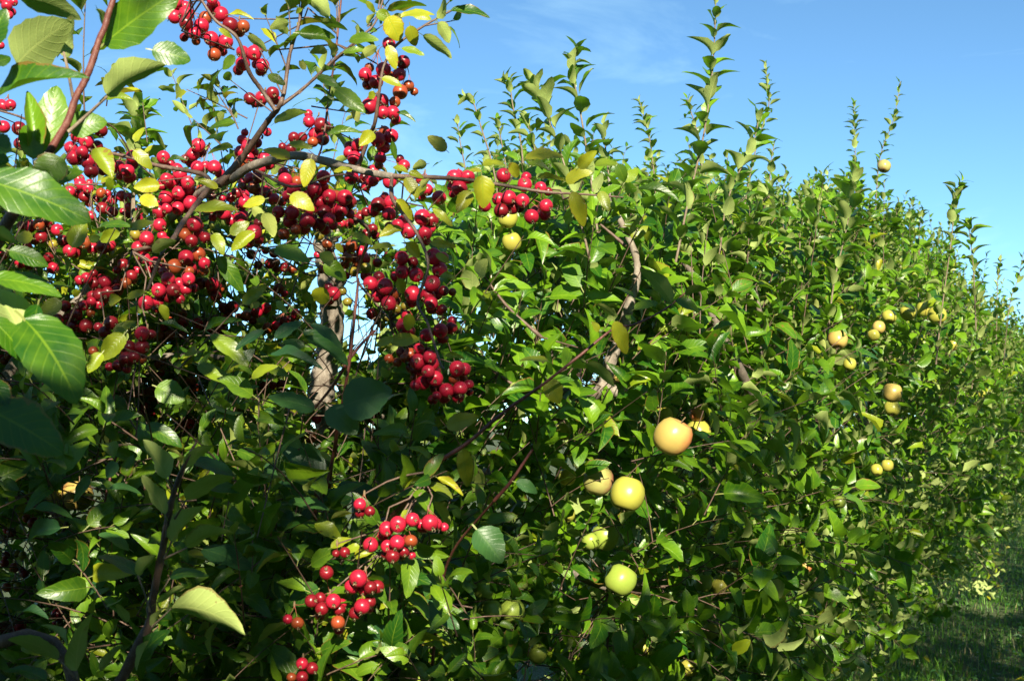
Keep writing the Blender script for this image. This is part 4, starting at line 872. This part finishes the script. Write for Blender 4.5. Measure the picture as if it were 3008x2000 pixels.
# key leaves of the crab tree: zoom frame, base, tip, width ratio, roll, bend, yellow, spots
KL = [
 (2,(985,110),(1062,272),.80,20,.18,1,1),(2,(1130,170),(1165,306),.62,-15,.18,.9,1),(2,(1070,115),(1290,98),.34,60,.36,.7,0),(2,(1150,90),(1270,130),.5,20,.36,.6,0),
 (2,(985,300),(1035,458),.48,15,.18,.8,1),(2,(1075,320),(1225,365),.38,50,.18,.2,0),(2,(945,515),(1078,572),.42,40,.18,.6,0),(2,(890,600),(868,655),.8,10,.0,.6,0),
 (2,(478,1045),(432,1232),.50,10,.18,1,1),(2,(338,1050),(160,985),.46,40,.36,.8,1),(2,(335,945),(492,978),.36,40,.18,.3,0),(2,(240,810),(455,735),.42,55,.36,.5,0),
 (2,(888,870),(795,962),.62,10,.18,.7,0),(2,(1368,990),(1245,897),.62,150,.18,.9,0),(2,(1100,1170),(1185,1305),.52,20,.18,.9,1),(2,(1235,1215),(1160,1310),.5,30,.18,.9,0),
 (2,(1045,1310),(1152,1450),.42,10,.0,.8,1),(2,(1530,1262),(1438,1402),.58,15,.18,.8,0),(2,(1600,1155),(1612,1372),.66,15,.18,.8,0),(2,(1075,1505),(925,1562),.5,40,.18,.8,0),
 (2,(345,1285),(500,1385),.60,20,.36,.8,1),(2,(90,1370),(190,1480),.5,150,.36,.4,0),(2,(170,1400),(235,1560),.6,150,.18,.4,0),(2,(175,1310),(30,1360),.5,30,.18,.7,0),
 (2,(1020,1100),(1120,1140),.45,45,.36,.6,0),(2,(1120,1135),(1220,1175),.5,30,.18,.6,0),(2,(1275,1375),(1410,1490),.32,40,.18,.6,0),(2,(1200,1230),(1260,1180),.6,150,.18,.7,0),
 (2,(630,1130),(740,1110),.35,50,.18,.7,0),(2,(740,1130),(715,1095),.7,20,0,.7,0),(2,(580,330),(470,350),.5,150,.36,.3,0),(2,(440,460),(400,400),.6,160,.18,.8,0),
 (2,(640,590),(835,745),.42,20,.18,.0,0),(2,(590,890),(820,880),.32,45,.36,0,0),(2,(1040,740),(1168,808),.35,50,.18,0,0),(2,(1010,930),(1035,1052),.36,20,.0,.1,0),
 (2,(1315,150),(1390,285),.55,150,.36,.1,1),(2,(1215,235),(1405,385),.36,140,.18,.1,1),(2,(1400,70),(1655,118),.34,55,.36,.1,1),(2,(1010,60),(1240,40),.45,120,.36,0,0),
 (2,(910,80),(1010,150),.7,20,.18,.2,0),(2,(420,60),(380,90),.6,30,.18,.4,0),(2,(480,0),(600,110),.6,150,.18,.1,0),(2,(330,150),(205,190),.6,150,.36,.1,0),(2,(540,150),(720,200),.45,130,.36,.1,0),
 (2,(400,220),(640,250),.42,20,.18,.1,0),(2,(730,270),(925,265),.4,40,.36,.1,0),(2,(690,350),(850,340),.35,50,.36,.1,0),(2,(520,510),(668,580),.45,40,.36,.1,0),(2,(530,680),(675,670),.4,50,.36,.1,0),(2,(195,495),(310,560),.5,30,.18,.2,0),(2,(60,240),(190,345),.4,140,.36,.2,0),
 (2,(1240,1080),(1145,1110),.7,150,.18,.2,0),(2,(910,310),(800,390),.5,150,.36,.3,0),(2,(850,160),(900,90),.5,140,.18,.2,0),(2,(840,10),(900,85),.4,20,.18,.3,0),
 (3,(545,1042),(795,1035),.44,55,.36,.9,1),(3,(895,1105),(1015,992),.52,10,.18,.8,0),(3,(812,1192),(985,1130),.50,25,.36,.9,0),(3,(850,1265),(930,1492),.42,15,.36,.8,1),
 (3,(620,1172),(815,1195),.26,40,.18,.8,0),(3,(1035,1260),(1095,1392),.46,15,.18,.5,0),(3,(440,1075),(495,1168),.62,15,.18,1,1),(3,(255,1120),(175,1122),.4,40,0,1,0),
 (3,(265,1090),(415,1085),.42,60,.55,.6,0),(3,(560,1080),(715,1135),.42,50,.36,.2,0),(3,(1000,1090),(1195,1110),.40,60,.55,.2,0),(3,(1150,1080),(1200,1200),.6,20,.18,.1,0),(3,(1290,1245),(1560,1330),.34,55,.36,.1,0),(3,(1200,1200),(1285,1110),.5,20,.18,.2,0),
 (1,(632,975),(738,1168),.58,15,.18,.5,1),(1,(880,990),(1000,1118),.50,20,.36,.6,0),(1,(1050,1220),(878,1235),.62,15,.18,.9,1),(1,(930,1290),(1042,1372),.6,20,.18,1,1),
 (1,(1285,1385),(1565,1382),.36,50,.36,.5,1),(1,(1435,1235),(1300,1182),.38,20,.18,.9,0),(1,(1515,1540),(1640,1460),.55,20,.18,.5,0),(1,(710,1170),(730,1260),.5,20,.18,.2,0),(1,(1505,100),(1672,132),.30,50,.36,.8,1),
 (1,(1440,190),(1530,255),.35,20,.18,.6,0),(1,(1545,370),(1465,460),.6,30,.18,0,0),(1,(1530,720),(1560,780),.5,150,.18,.1,0),(1,(1550,810),(1368,855),.5,55,.36,.1,0),(1,(1455,920),(1345,925),.4,55,.36,.1,0),(1,(1530,960),(1365,1015),.42,50,.36,.2,0),
 (1,(700,650),(880,660),.42,40,.36,.2,0),(1,(1100,1060),(1235,1060),.42,55,.36,.1,0),
 (6,(475,285),(565,115),.62,15,.18,.3,1),(6,(215,225),(105,215),.65,15,.18,.7,1),(6,(788,185),(662,245),.5,20,.18,.3,0),(6,(590,240),(660,215),.7,20,0,.2,0),(6,(860,160),(1010,120),.40,30,.36,.3,0),(6,(660,150),(870,150),.36,60,.36,0,0),
 (6,(1005,315),(1160,240),.5,150,.36,.5,1),(6,(835,615),(972,572),.38,30,.18,.7,0),(6,(720,640),(800,620),.9,20,.36,.8,1),(6,(400,632),(262,740),.62,15,.18,.4,0),(6,(1055,660),(1100,768),.55,20,.18,.6,0),
 (6,(815,855),(672,1028),.60,15,.18,.45,0),(6,(745,845),(895,768),.38,30,.18,.6,0),(6,(1405,195),(1470,335),.52,20,.36,.5,0),(6,(1435,345),(1602,585),.36,15,.18,.05,0),(6,(1672,185),(1520,310),.46,20,.18,.6,0),(6,(495,560),(500,610),.9,20,.18,.9,0),
 (6,(670,980),(580,1110),.6,20,.18,.3,0),(6,(1345,830),(1600,768),.30,50,.18,0,0),(6,(1050,785),(1240,850),.35,60,.18,0,0),(6,(1390,860),(1640,1070),.32,30,.18,.2,0),(6,(1300,1060),(1530,1190),.35,30,.18,.2,0),(6,(1030,1200),(1215,1290),.8,20,.18,0,0),(6,(960,1450),(1200,1600),.4,30,.18,0,0),
 (7,(562,548),(535,655),.9,15,.18,.85,0),(7,(1000,905),(1195,885),.44,20,.18,.7,1),(7,(1020,880),(900,935),.45,20,.18,.8,0),(7,(1135,722),(1112,832),.68,15,0,.6,0),(7,(1105,255),(1190,352),.62,20,.18,.8,1),(7,(1265,255),(1435,280),.30,20,.18,1,0),(7,(1290,225),(1360,290),.6,150,.36,.6,1),
 (7,(640,260),(690,315),.6,20,0,.9,0),(7,(30,655),(190,530),.42,20,.18,.4,1),(7,(90,1140),(262,1062),.36,40,.36,.3,0),(7,(170,1080),(340,1135),.4,40,.36,.2,0),(7,(1005,265),(855,295),.32,30,.18,.5,1),(7,(1370,1460),(1585,1395),.48,20,.18,.7,1),(7,(240,300),(470,380),.5,40,.36,0,0),(7,(565,310),(600,410),.7,20,.18,.4,0),
 (7,(1050,490),(1080,590),.6,20,.18,.6,0),(7,(1300,330),(1390,385),.5,30,.18,.7,1),(7,(740,200),(890,270),.4,50,.36,.5,0),(7,(560,400),(710,500),.7,30,.18,0,0),(7,(130,640),(105,690),.7,20,0,.7,0),(7,(720,760),(870,770),.3,60,.18,0,0),(7,(1360,1000),(1490,1020),.35,40,.18,.7,0),(7,(1330,470),(1440,500),.4,30,.18,.4,0),(7,(1580,470),(1640,360),.7,150,.36,.1,0),(7,(250,640),(320,720),.5,150,0,.1,0),
 (8,(1280,645),(1075,425),.50,130,.36,.05,0),(8,(1372,590),(1530,560),.62,125,.55,.05,0),(8,(1310,632),(1468,712),.44,40,.36,.05,0),(8,(1212,635),(1095,565),.5,40,.36,.1,0),(8,(1212,640),(1270,540),.5,30,.18,0,0),(8,(1040,690),(1195,648),.5,50,.36,.1,0),(8,(1030,610),(905,545),.4,60,.36,.1,0),(8,(905,735),(775,650),.42,120,.18,.3,1),
 (8,(905,770),(985,985),.42,20,.18,.7,1),(8,(805,835),(755,772),.6,30,.18,.6,0),(8,(465,1155),(545,1310),.74,20,.18,.6,0),(8,(475,1035),(280,1030),.42,60,.36,.5,1),(8,(720,1048),(905,1200),.50,130,.36,.1,1),(8,(1040,770),(980,730),.5,30,.18,0,0),(8,(340,1390),(270,1410),.6,120,.36,.2,0),
 (10,(1472,38),(1508,292),.40,15,.18,.8,1),(10,(1258,105),(1105,35),.36,50,.36,.3,0),(10,(1085,300),(1178,195),.5,50,.36,.3,0),(10,(1240,255),(1080,275),.36,30,.18,.5,0),(10,(1260,275),(1410,365),.45,40,.36,.4,0),(10,(1310,230),(1480,350),.30,30,.36,1,1),(10,(1320,195),(1420,280),.4,50,.36,.2,0),(10,(1295,385),(1388,555),.52,130,.18,.3,0),
 (10,(1110,440),(1075,500),.5,20,0,.5,0),(10,(505,530),(680,640),.5,30,.36,.3,0),(10,(800,680),(680,730),.5,30,.36,.4,0),(10,(610,690),(750,630),.45,40,.36,.6,0),(10,(845,730),(960,870),.5,30,.18,.2,0),(10,(985,780),(1080,925),.42,120,.36,.2,0),(10,(740,460),(610,500),.4,120,.18,.3,0),(10,(480,800),(650,700),.5,30,.18,.1,0),
 (10,(530,960),(330,1060),.7,30,.18,.1,0),(10,(340,1190),(130,1310),.4,120,.36,.1,0),(10,(260,1100),(330,1090),.6,30,.18,.1,0),(10,(700,1160),(770,1310),.4,30,.18,.1,0),(10,(640,1180),(570,1340),.5,30,.18,0,0),(10,(500,1360),(615,1450),.5,30,.18,.2,0),(10,(0,1400),(130,1440),.6,120,.36,.1,0),(10,(170,1110),(60,1110),.4,120,.36,.1,0),(10,(240,650),(440,740),.4,60,.36,.1,0),(10,(1290,690),(1360,760),.5,120,.36,.3,0),
]
KD = {1: 2.25, 2: 2.15, 3: 2.08, 6: 2.1, 7: 2.02, 8: 1.98, 10: 2.02}
for (z, b, tp, wd, roll, bend, ye, spt) in KL:
    hand_leaf(croot, M_CRAB_LEAF, Z(z, *b), Z(z, *tp), KD[z] + random.uniform(-.06, .06), wd, roll, bend, ye, spt, dz=random.uniform(-.015, .02), tone=random.uniform(.3, 1) if ye > .1 else None)
finish_foliage(croot, LVc, M_CRAB_LEAF, None, max(0, 300 - len(KL)), (TC_HI, 'chi'), TC_MD, T_LO, lod=3.9)
TBc.build('twigs', M_TWIG, croot, croot.location); [tag(c_, kind='stuff') for c_ in croot.children if c_.name.startswith('twigs')]

# ------------------------------------------------------------------ fruit
def lathe(prof, ns, lobes=0, amp=0.0):
    V = []; F = []
    for (r, z) in prof:
        for k in range(ns):
            a = 2 * math.pi * k / ns; rr = r * (1 + amp * math.cos(lobes * a)); V.append((rr * math.cos(a), rr * math.sin(a), z))
    for i in range(len(prof) - 1):
        for k in range(ns): a = i * ns + k; b = i * ns + (k + 1) % ns; F.append((a, a + ns, b + ns, b))
    return np.array(V), np.array(F)
cprof = [(0.0, .80), (.13, .84), (.30, .92), (.55, .84), (.80, .60), (.96, .25), (1.0, -.05), (.95, -.38), (.78, -.68), (.52, -.87), (.30, -.93), (.17, -.90), (0.0, -.86)]
cV, cF = lathe(cprof, 16, 5, .012)
CM = {k: np_mesh('crab_apple', cV, cF, mt) for k, mt in M_CRAB.items()}
def calyx_mesh():
    V = []; F = []
    for k in range(5):
        a = k * 1.2566; ca, sa = math.cos(a), math.sin(a); ta, tb_ = -sa, ca; b = len(V); sp_ = .15 + .12 * (k % 3)
        for (r, z, w_) in ((.10, -.86, .10), (.17, -1.02, .09), (.20 + sp_ * .5, -1.20 - .05 * (k % 2), .015)):
            for sg in (-1, 1): V.append((ca * r + sg * ta * w_, sa * r + sg * tb_ * w_, z))
        F += [(b, b + 1, b + 3, b + 2), (b + 2, b + 3, b + 5, b + 4)]
    v2, f2 = lathe([(.0, -.99), (.10, -.99), (.13, -.84)], 6); b = len(V); V += [tuple(q) for q in v2]; F += [tuple(int(i) + b for i in f) for f in f2]
    return np_mesh('calyx', np.array(V), np.array(F), M_CALYX, False)
CALYX = calyx_mesh()
def stalk_mesh(bendv, mat):
    tb = Tubes(); tb.add([(bendv * math.sin(math.pi * f) , 0, f) for f in (0, .25, .5, .75, 1)], [.022, .017, .016, .018, .028], 5); return np_mesh('stalk', np.array(tb.V), np.array(tb.F), mat)
STALKS = [stalk_mesh(b, M_STALK) for b in (.04, .12, -.1)]
spur_tb = Tubes()
for ci, (lab, D, placed) in enumerate(clusters):
    pos = [q[0] for q in placed]; n = len(pos); cen = sum(pos, Vector()) / n
    up_px = cen + Vector((0, .012, .02))
    # spurs: a few knots the stalks grow from
    nsp = max(1, round(n / 5)); cents = [pos[i] for i in range(0, n, max(1, n // nsp))][:nsp]
    for _ in range(5):
        gr = [[] for _ in cents]
        for q in pos: gr[min(range(len(cents)), key=lambda i: (cents[i] - q).length)].append(q)
        cents = [sum(g_, Vector()) / len(g_) if g_ else c_ for g_, c_ in zip(gr, cents)]
    spurs = []
    for c_, g_ in zip(cents, gr):
        zt = max([q.z for q in g_] or [c_.z]); s_ = Vector((c_.x, c_.y + .014, max(c_.z + .022, min(zt + .006, c_.z + .04)))); spurs.append(s_)
    root = thing('crab_apple_cluster', cen, 'crab apples: ' + lab, 'crab apples', 'bunches of red crab apples on the crab apple tree')
    for s_ in spurs:
        near_ = nearest(cl_pts, s_)
        if (near_ - s_).length < .45: crooked(near_, s_, .0032, .0022, spur_tb, 5, .08, 1.0)
        tbk = Tubes(); tbk.add([s_ + Vector((0, .002, .005)), s_, s_ - Vector((0, 0, .004))], [.0014, .0021, .0014], 6); tbk.build('spur', M_STALK_B, root, cen)
    for (c_, rad, tone, _) in placed:
        s_ = min(spurs, key=lambda q: (q - c_).length); dv = s_ - c_; L_ = dv.length
        if random.random() < .25: dvn = (dv.normalized() + Vector((random.gauss(0, .6), random.gauss(0.5, .5), random.gauss(0, .4)))).normalized()
        else: dvn = dv.normalized()
        ax = (dv.normalized() * .75 + dvn * .6 + Vector((random.gauss(0, .18), random.gauss(.12, .2), .25))).normalized()
        q = ax.to_track_quat('Z', 'Y') @ Matrix.Rotation(random.uniform(0, 6.28), 3, 'Z').to_quaternion()
        fr = link('crab_apple', CM[tone], root, c_ - cen, q, (rad, rad, rad * random.uniform(.90, 1.0)))
        link('calyx', CALYX, fr, (0, 0, 0))
        # stalk in the fruit's own axes, reaching the spur
        top = c_ + ax * rad * .8; dst = s_ - top; sl_ = dst.length
        if sl_ > rad * .4:
            qi = q.inverted(); dl = qi @ dst; qs = dl.to_track_quat('Z', 'Y')
            sx = rad; st = link('stalk', STALKS[random.randint(0, 2)], fr, (0, 0, .8), qs, (sl_ / rad * .8 if sl_ < .02 else 1.6, sl_ / rad * .8 if sl_ < .02 else 1.6, sl_ / rad))
            st.scale = (2.6, 2.6, sl_ / rad)
spur_tb.build('twigs', M_TWIG, croot, croot.location); [tag(c_, kind='stuff') for c_ in croot.children if c_.name.startswith('twigs')]

aprof = [(0.0, .66), (.09, .70), (.22, .84), (.42, .93), (.66, .87), (.87, .62), (.985, .27), (1.0, 0.0), (.95, -.32), (.83, -.60), (.64, -.82), (.42, -.93), (.24, -.92), (.12, -.84), (0.0, -.80)]
aV, aF = lathe(aprof, 22, 5, .02)
av2 = aV.copy(); av2[:, 2] *= 1.0; av2[:, 0] += .05 * av2[:, 2]
AM = {k: np_mesh('apple_skin', av2 * .0375, aF, mt) for k, mt in M_AP.items()}
cxV = None
tbs = Tubes(); tbs.add([(0, 0, .68 * .0375), (.002, 0, .0375 * 1.0), (.005, .001, .0375 * 1.25)], [.0011, .0011, .0016], 5); ASTALK = np_mesh('stalk', np.array(tbs.V), np.array(tbs.F), M_STALK_B)
cal = CALYX.copy(); co = np.zeros(len(cal.vertices) * 3, np.float32); cal.vertices.foreach_get('co', co); co = co.reshape(-1, 3) * (.0375 * .8); co[:, 2] += -.0375 * .06; cal.vertices.foreach_set('co', co.ravel()); ACALYX = cal
for (c_, rad, tone, lab) in apples:
    root = thing('apple', c_, lab, 'apple', 'apples on the apple trees of the row')
    # stalk up, tilted; the blush cheek (+X) turned to the sun side
    ax = Vector((random.gauss(0, .28), random.gauss(.1, .25), 1)).normalized(); q = ax.to_track_quat('Z', 'Y'); 
    q = q @ Matrix.Rotation(random.uniform(-1.3, -.3), 3, 'Z').to_quaternion()
    k = rad / .0375
    for nm, me in (('skin', AM[tone]), ('stalk', ASTALK), ('calyx', ACALYX)): link(nm, me, root, (0, 0, 0), q, (k, k, k * random.uniform(.93, 1)))

# ------------------------------------------------------------------ red stemmed shrub growing through the crab apple
shroot = thing('dogwood_shrub', P(980, 1990, 2.0) * 1.0, 'shrub with straight red stems and smooth broad pointed leaves growing among the crab apples', 'shrub')
shroot.location = (-.30, 2.35, 0.0); so_ = Vector(shroot.location)
def stem(pts, r0, r1, mat=M_TWIG_RED): limb(shroot, 'stem', pts, r0, r1, mat, 7, .04)
stem([Vector((-.30, 2.35, -.02)), P(965, 1700, 2.35), P(986, 1300, 2.05), P(1004, 1194, 2.02), P(1028, 1051, 2.0), P(1048, 868, 2.0), P(1053, 820, 2.0)], .0042, .0018)
stem([P(1028, 1051, 2.0), P(1062, 1010, 2.02), P(1100, 972, 2.05)], .003, .002); stem([P(1028, 1051, 2.0), P(980, 1130, 2.02), P(920, 1205, 2.05)], .003, .002)
stem([Vector((-.34, 2.4, -.02)), P(925, 1640, 2.2), P(945, 1488, 2.1), P(977, 1345, 2.08), P(990, 1240, 2.05)], .0035, .002)
stem([Vector((-.9, 2.5, -.02)), P(262, 1700, 2.2), P(290, 1550, 2.1), P(330, 1380, 2.1), P(352, 1310, 2.1)], .003, .0018)
stem([P(1452, 1470, 1.95), P(1330, 1620, 2.1), P(1290, 1760, 2.2), P(1270, 1950, 2.25)], .0018, .003); stem([P(1564, 1320, 1.92), P(1500, 1415, 1.93), P(1452, 1470, 1.95)], .002, .003)
SL = [(7,(690,1325),(1012,1225),.80,20,.18),(7,(600,1335),(782,1512),.72,25,.18),(7,(425,840),(722,1062),.34,30,.18),(7,(500,1345),(190,1268),.5,40,.18),(7,(170,830),(-20,960),.32,40,.18),(7,(240,880),(420,772),.45,40,.18),(7,(480,790),(690,960),.28,40,.36),(7,(200,1000),(560,1090),.28,50,.36),
 (10,(560,230),(230,40),.62,30,.18),(10,(290,222),(0,85),.36,30,.18),(10,(180,190),(500,330),.5,50,.36),(10,(660,285),(960,370),.4,60,.36),(10,(1160,1050),(1455,1222),.42,40,.18),(10,(1215,890),(1375,1065),.62,30,.18),(10,(640,1300),(890,1400),.4,40,.18),(10,(1250,700),(1100,830),.6,40,.18),(10,(880,1210),(1090,1450),.75,60,.18),(10,(330,400),(600,440),.45,60,.36),(10,(700,330),(520,420),.5,60,.18),
 (11,(0,570),(168,792),.78,20,.18),(11,(260,260),(400,330),.5,30,.36),(9,(770,130),(700,230),.9,40,.18),(9,(720,300),(930,340),.35,60,.55),(9,(400,560),(180,660),.38,50,.36),(9,(230,430),(480,500),.36,60,.55),(9,(600,230),(480,390),.5,50,.18),(9,(1300,300),(1600,330),.45,60,.36),(9,(1330,700),(1650,830),.7,60,.18),(9,(850,700),(650,600),.6,60,.18),(9,(1250,120),(1560,230),.45,60,.18),(9,(700,900),(560,1000),.6,50,.18),(9,(140,1110),(320,1160),.4,50,.36)]
for (z, b, tp, wd, roll, bend) in SL: hand_leaf(shroot, M_SHRUB_LEAF, Z(z, *b), Z(z, *tp), (random.uniform(1.86, 1.97) if z not in (10,) else random.uniform(2.02, 2.12)), wd, roll, bend, 0, 0, dz=random.uniform(-.02, .04))

# ------------------------------------------------------------------ near apple tree at the left, its shoots reaching into view
nroot = thing('apple_tree', (-1.55, .75, 0), 'nearest apple tree, its large blurred leaves and upright shoots filling the left edge', 'apple tree')
no_ = Vector(nroot.location)
pts = []
pts += limb(nroot, 'trunk', [(-1.55, .75, -.05), (-1.53, .78, .5), (-1.58, .8, 1.0), (-1.5, .82, 1.5)], .055, .035, M_BARK_DARK, 10)
pts += limb(nroot, 'branch', [(-1.58, .8, 1.0), (-1.1, 1.0, 1.25), (-.75, 1.3, 1.4), P(-120, 900, 1.5), P(30, 640, 1.48), P(142, 450, 1.45)], .016, .0046, M_TWIG, 9)
# the upright shoot that crosses the top left corner
sh = [P(*Z(1, *q), 1.45) for q in ((320, 1010), (380, 910), (450, 790), (500, 640), (555, 540), (610, 400), (650, 270), (690, 180), (715, 90), (745, 0), (770, -120))]
limb(nroot, 'shoot', sh, .0046, .0032, M_TWIG_RED, 10, .06)
limb(nroot, 'shoot', [P(*Z(1, 450, 870), 1.45), P(*Z(1, 560, 770), 1.45), P(*Z(1, 700, 640), 1.44)], .0024, .0016, M_SHOOT, 7, .02)
limb(nroot, 'shoot', [P(*Z(1, 480, 640), 1.45), P(*Z(1, 450, 480), 1.44), P(*Z(1, 420, 350), 1.44)], .002, .0015, M_SHOOT, 7, .02)
limb(nroot, 'branch', [(-1.58, .8, 1.0), (-1.15, 1.0, 1.0), P(-60, 1900, 1.6), P(260, 2080, 1.62), P(425, 1860, 1.62), P(446, 1772, 1.62), P(480, 1600, 1.61), P(507, 1460, 1.6), P(545, 1358, 1.6), P(576, 1300, 1.6)], .012, .0016, M_TWIG, 8)
NL = [ # frame, base, tip, width, roll, bend, tone, depth
 (1,(110,430),(470,150),.80,150,.36,.8,1.42),(1,(435,380),(480,95),.50,140,.36,.5,1.47),(1,(130,-20),(535,130),.52,140,.36,.7,1.5),(1,(-60,300),(40,60),.6,30,.18,0,1.3),(1,(-30,650),(590,515),.34,55,.36,.3,1.35),
 (1,(685,290),(1190,-70),.46,25,.18,.5,1.47),(1,(705,625),(1095,430),.60,130,.36,1,1.44),(1,(1000,330),(1255,400),.62,25,.18,.3,1.46),(1,(455,850),(705,800),.72,25,.36,.6,1.48),(1,(225,1040),(178,600),.26,20,.18,.7,1.44),
 (1,(300,1040),(375,565),.48,15,.18,.7,1.46),(1,(215,1045),(175,820),.5,20,.18,.6,1.43),(1,(400,1035),(245,1240),.85,20,.36,1,1.40),(1,(330,1190),(548,1128),.42,20,.36,.5,1.42),(1,(-120,1180),(600,1455),.46,35,.18,.2,1.22),
 (1,(-90,930),(68,1003),.8,30,.18,.1,1.3),(1,(-90,1040),(62,1060),.8,30,.18,.1,1.32),(1,(-60,1110),(100,1120),.5,140,.18,.9,1.35),
 (6,(-90,190),(112,262),.55,140,.36,.9,1.4),(6,(60,305),(320,410),.46,30,.18,.3,1.4),(6,(-60,500),(405,605),.38,50,.36,.4,1.3),(6,(185,960),(-30,560),.62,150,.18,1,1.3),(6,(160,760),(510,1310),.60,30,.36,.3,1.28),
 (6,(250,660),(190,1090),.42,40,.18,.1,1.3),(6,(-60,760),(185,1060),.5,40,.36,.2,1.26),(6,(-120,1330),(420,1640),.62,35,.18,.1,1.2),(1,(-40,420),(70,380),.7,30,.18,.2,1.5),(1,(640,60),(700,220),.5,130,.18,.5,1.46),
 (6,(-60,1150),(50,1330),.6,30,.18,.1,1.22),
 (9,(1130,1085),(1612,1262),.62,128,.55,1,1.55),(9,(1130,650),(1350,420),.62,120,.36,.6,1.6),(9,(1230,690),(1535,590),.52,120,.36,.4,1.62),(9,(1225,375),(1540,222),.52,125,.36,.7,1.58),(9,(1215,160),(1400,20),.60,125,.36,.6,1.6),
 (9,(1095,235),(940,-20),.56,140,.18,.6,1.58),(9,(1085,470),(935,215),.42,130,.18,.6,1.57),(9,(905,870),(1030,740),.9,120,.18,.3,1.6),(9,(905,870),(640,745),.6,60,.36,.1,1.63),(9,(1115,890),(1375,880),.45,60,.55,.2,1.64),(9,(380,1420),(55,1290),.5,120,.36,.5,1.6),
 (9,(505,1500),(600,1120),.52,125,.36,.4,1.62),(9,(655,1500),(800,1330),.45,130,.18,.3,1.6),(9,(1035,1050),(1265,925),.36,125,.18,.7,1.59),(9,(830,1180),(770,1060),.5,130,.18,.4,1.6),(9,(900,1440),(1120,1230),.4,40,.36,.1,1.62),(9,(440,1330),(270,1200),.36,120,.36,.5,1.6),(9,(1010,1210),(1080,1090),.5,120,.36,.6,1.6),(9,(980,1300),(900,1500),.4,120,.18,.3,1.6),(9,(300,1560),(20,1500),.5,60,.36,.1,1.55),
]
for (z, b, tp, wd, roll, bend, tone, d) in NL: hand_leaf(nroot, M_APPLE_LEAF, Z(z, *b), Z(z, *tp), d, wd, roll, bend, 0.0, 1 if random.random() < .3 else 0, dz=random.uniform(-.02, .03), tone=tone)
# petioles of the lower shoot
for b, e in (((1000, 1210), (1130, 1085)), ((1080, 760), (1130, 650)), ((1085, 760), (1230, 690)), ((1150, 500), (1225, 375)), ((1140, 370), (1095, 235)), ((1095, 620), (1085, 470)), ((985, 1110), (905, 870)), ((1180, 250), (1215, 160)), ((500, 1560), (380, 1420)), ((500, 1570), (505, 1500)), ((1050, 1000), (1115, 890))):
    tb = Tubes(); tb.add([P(*Z(9, *b), 1.6), P(*Z(9, (b[0] + e[0]) / 2 + 6, (b[1] + e[1]) / 2 - 4), 1.595), P(*Z(9, *e), 1.6)], [.0016, .0012, .0012], 6); tb.build('petiole', M_SHOOT, nroot, no_)
LVn = Leaves(); TBn = Tubes()
def nrej(q):
    px, py, dp = proj([q]); px, py, dp = px[0], py[0], dp[0]
    return dp > .2 and px > -160 and -300 < py < 2300
crown(nroot, LVn, TBn, (-1.5, .95, 1.3), (1.0, .95, 1.05), 420, 9, .085, pts, shell=(.2, 1), reject=nrej)
arr = LVn.arr(); c_ = arr[0] + arr[1] * (arr[4] * .5)[:, None]; px, py, dep = proj(c_); arr = take(arr, ~((dep > .1) & (px > -90)))
tag(link('foliage', joined_leaves('foliage', arr, T_MD, M_APPLE_LEAF, no_), nroot), kind='stuff'); tag(TBn.build('twigs', M_TWIG, nroot, no_), kind='stuff')

# fallen leaves and fruit on the strip
LVf = Leaves()
for _ in range(420):
    q = R(3.5 + 20 * random.random() ** 1.4, random.uniform(-1.6, 1.6)); q.z = float(gz(np.array(q.x), np.array(q.y))) + random.uniform(.02, .07)
    th = random.uniform(0, 6.28); LVf.add(q, (math.cos(th), math.sin(th), random.uniform(-.2, .3)), (random.gauss(0, .4), random.gauss(0, .4), 1), random.uniform(.05, .08), (random.random(), 1.0, 1.0), 1.0)
tag(link('fallen_leaves', joined_leaves('fallen_leaves', LVf.arr(), T_LO, M_CRAB_LEAF, (0, 0, 0))), 'yellow fallen leaves lying in the grass', 'fallen leaves', kind='stuff')
# upright apple shoot with pale leaves against the left sky gap: belongs to the big apple tree behind
big_tree = [o for o in bpy.data.objects if o.get('label', '') == LABELS_ROW[0]][0]
LS = Leaves(); up_shoot(big_tree, [(392, 470), (395, 420), (400, 360), (404, 318)], 3.0, .075, 15, LV=LS); up_shoot(big_tree, [(395, 640), (392, 470)], 3.0, .07, 4, LV=LS); up_shoot(big_tree, [(940, 1000), (640, 850), (395, 640)], 3.3, .07, 4, LV=LS, r=.008)
arr = LS.arr(); place_leaf_objects(arr, range(len(arr[0])), T_HI, 'hi', M_APPLE_LEAF, big_tree)
# red autumn leaf in the right hand tree
hand_leaf([o for o in bpy.data.objects if o.get('label', '') == LABELS_ROW[2]][0], M_CRAB_LEAF, (2588, 762), (2580, 795), 3.6, .5, 20, .18, 1, 1)
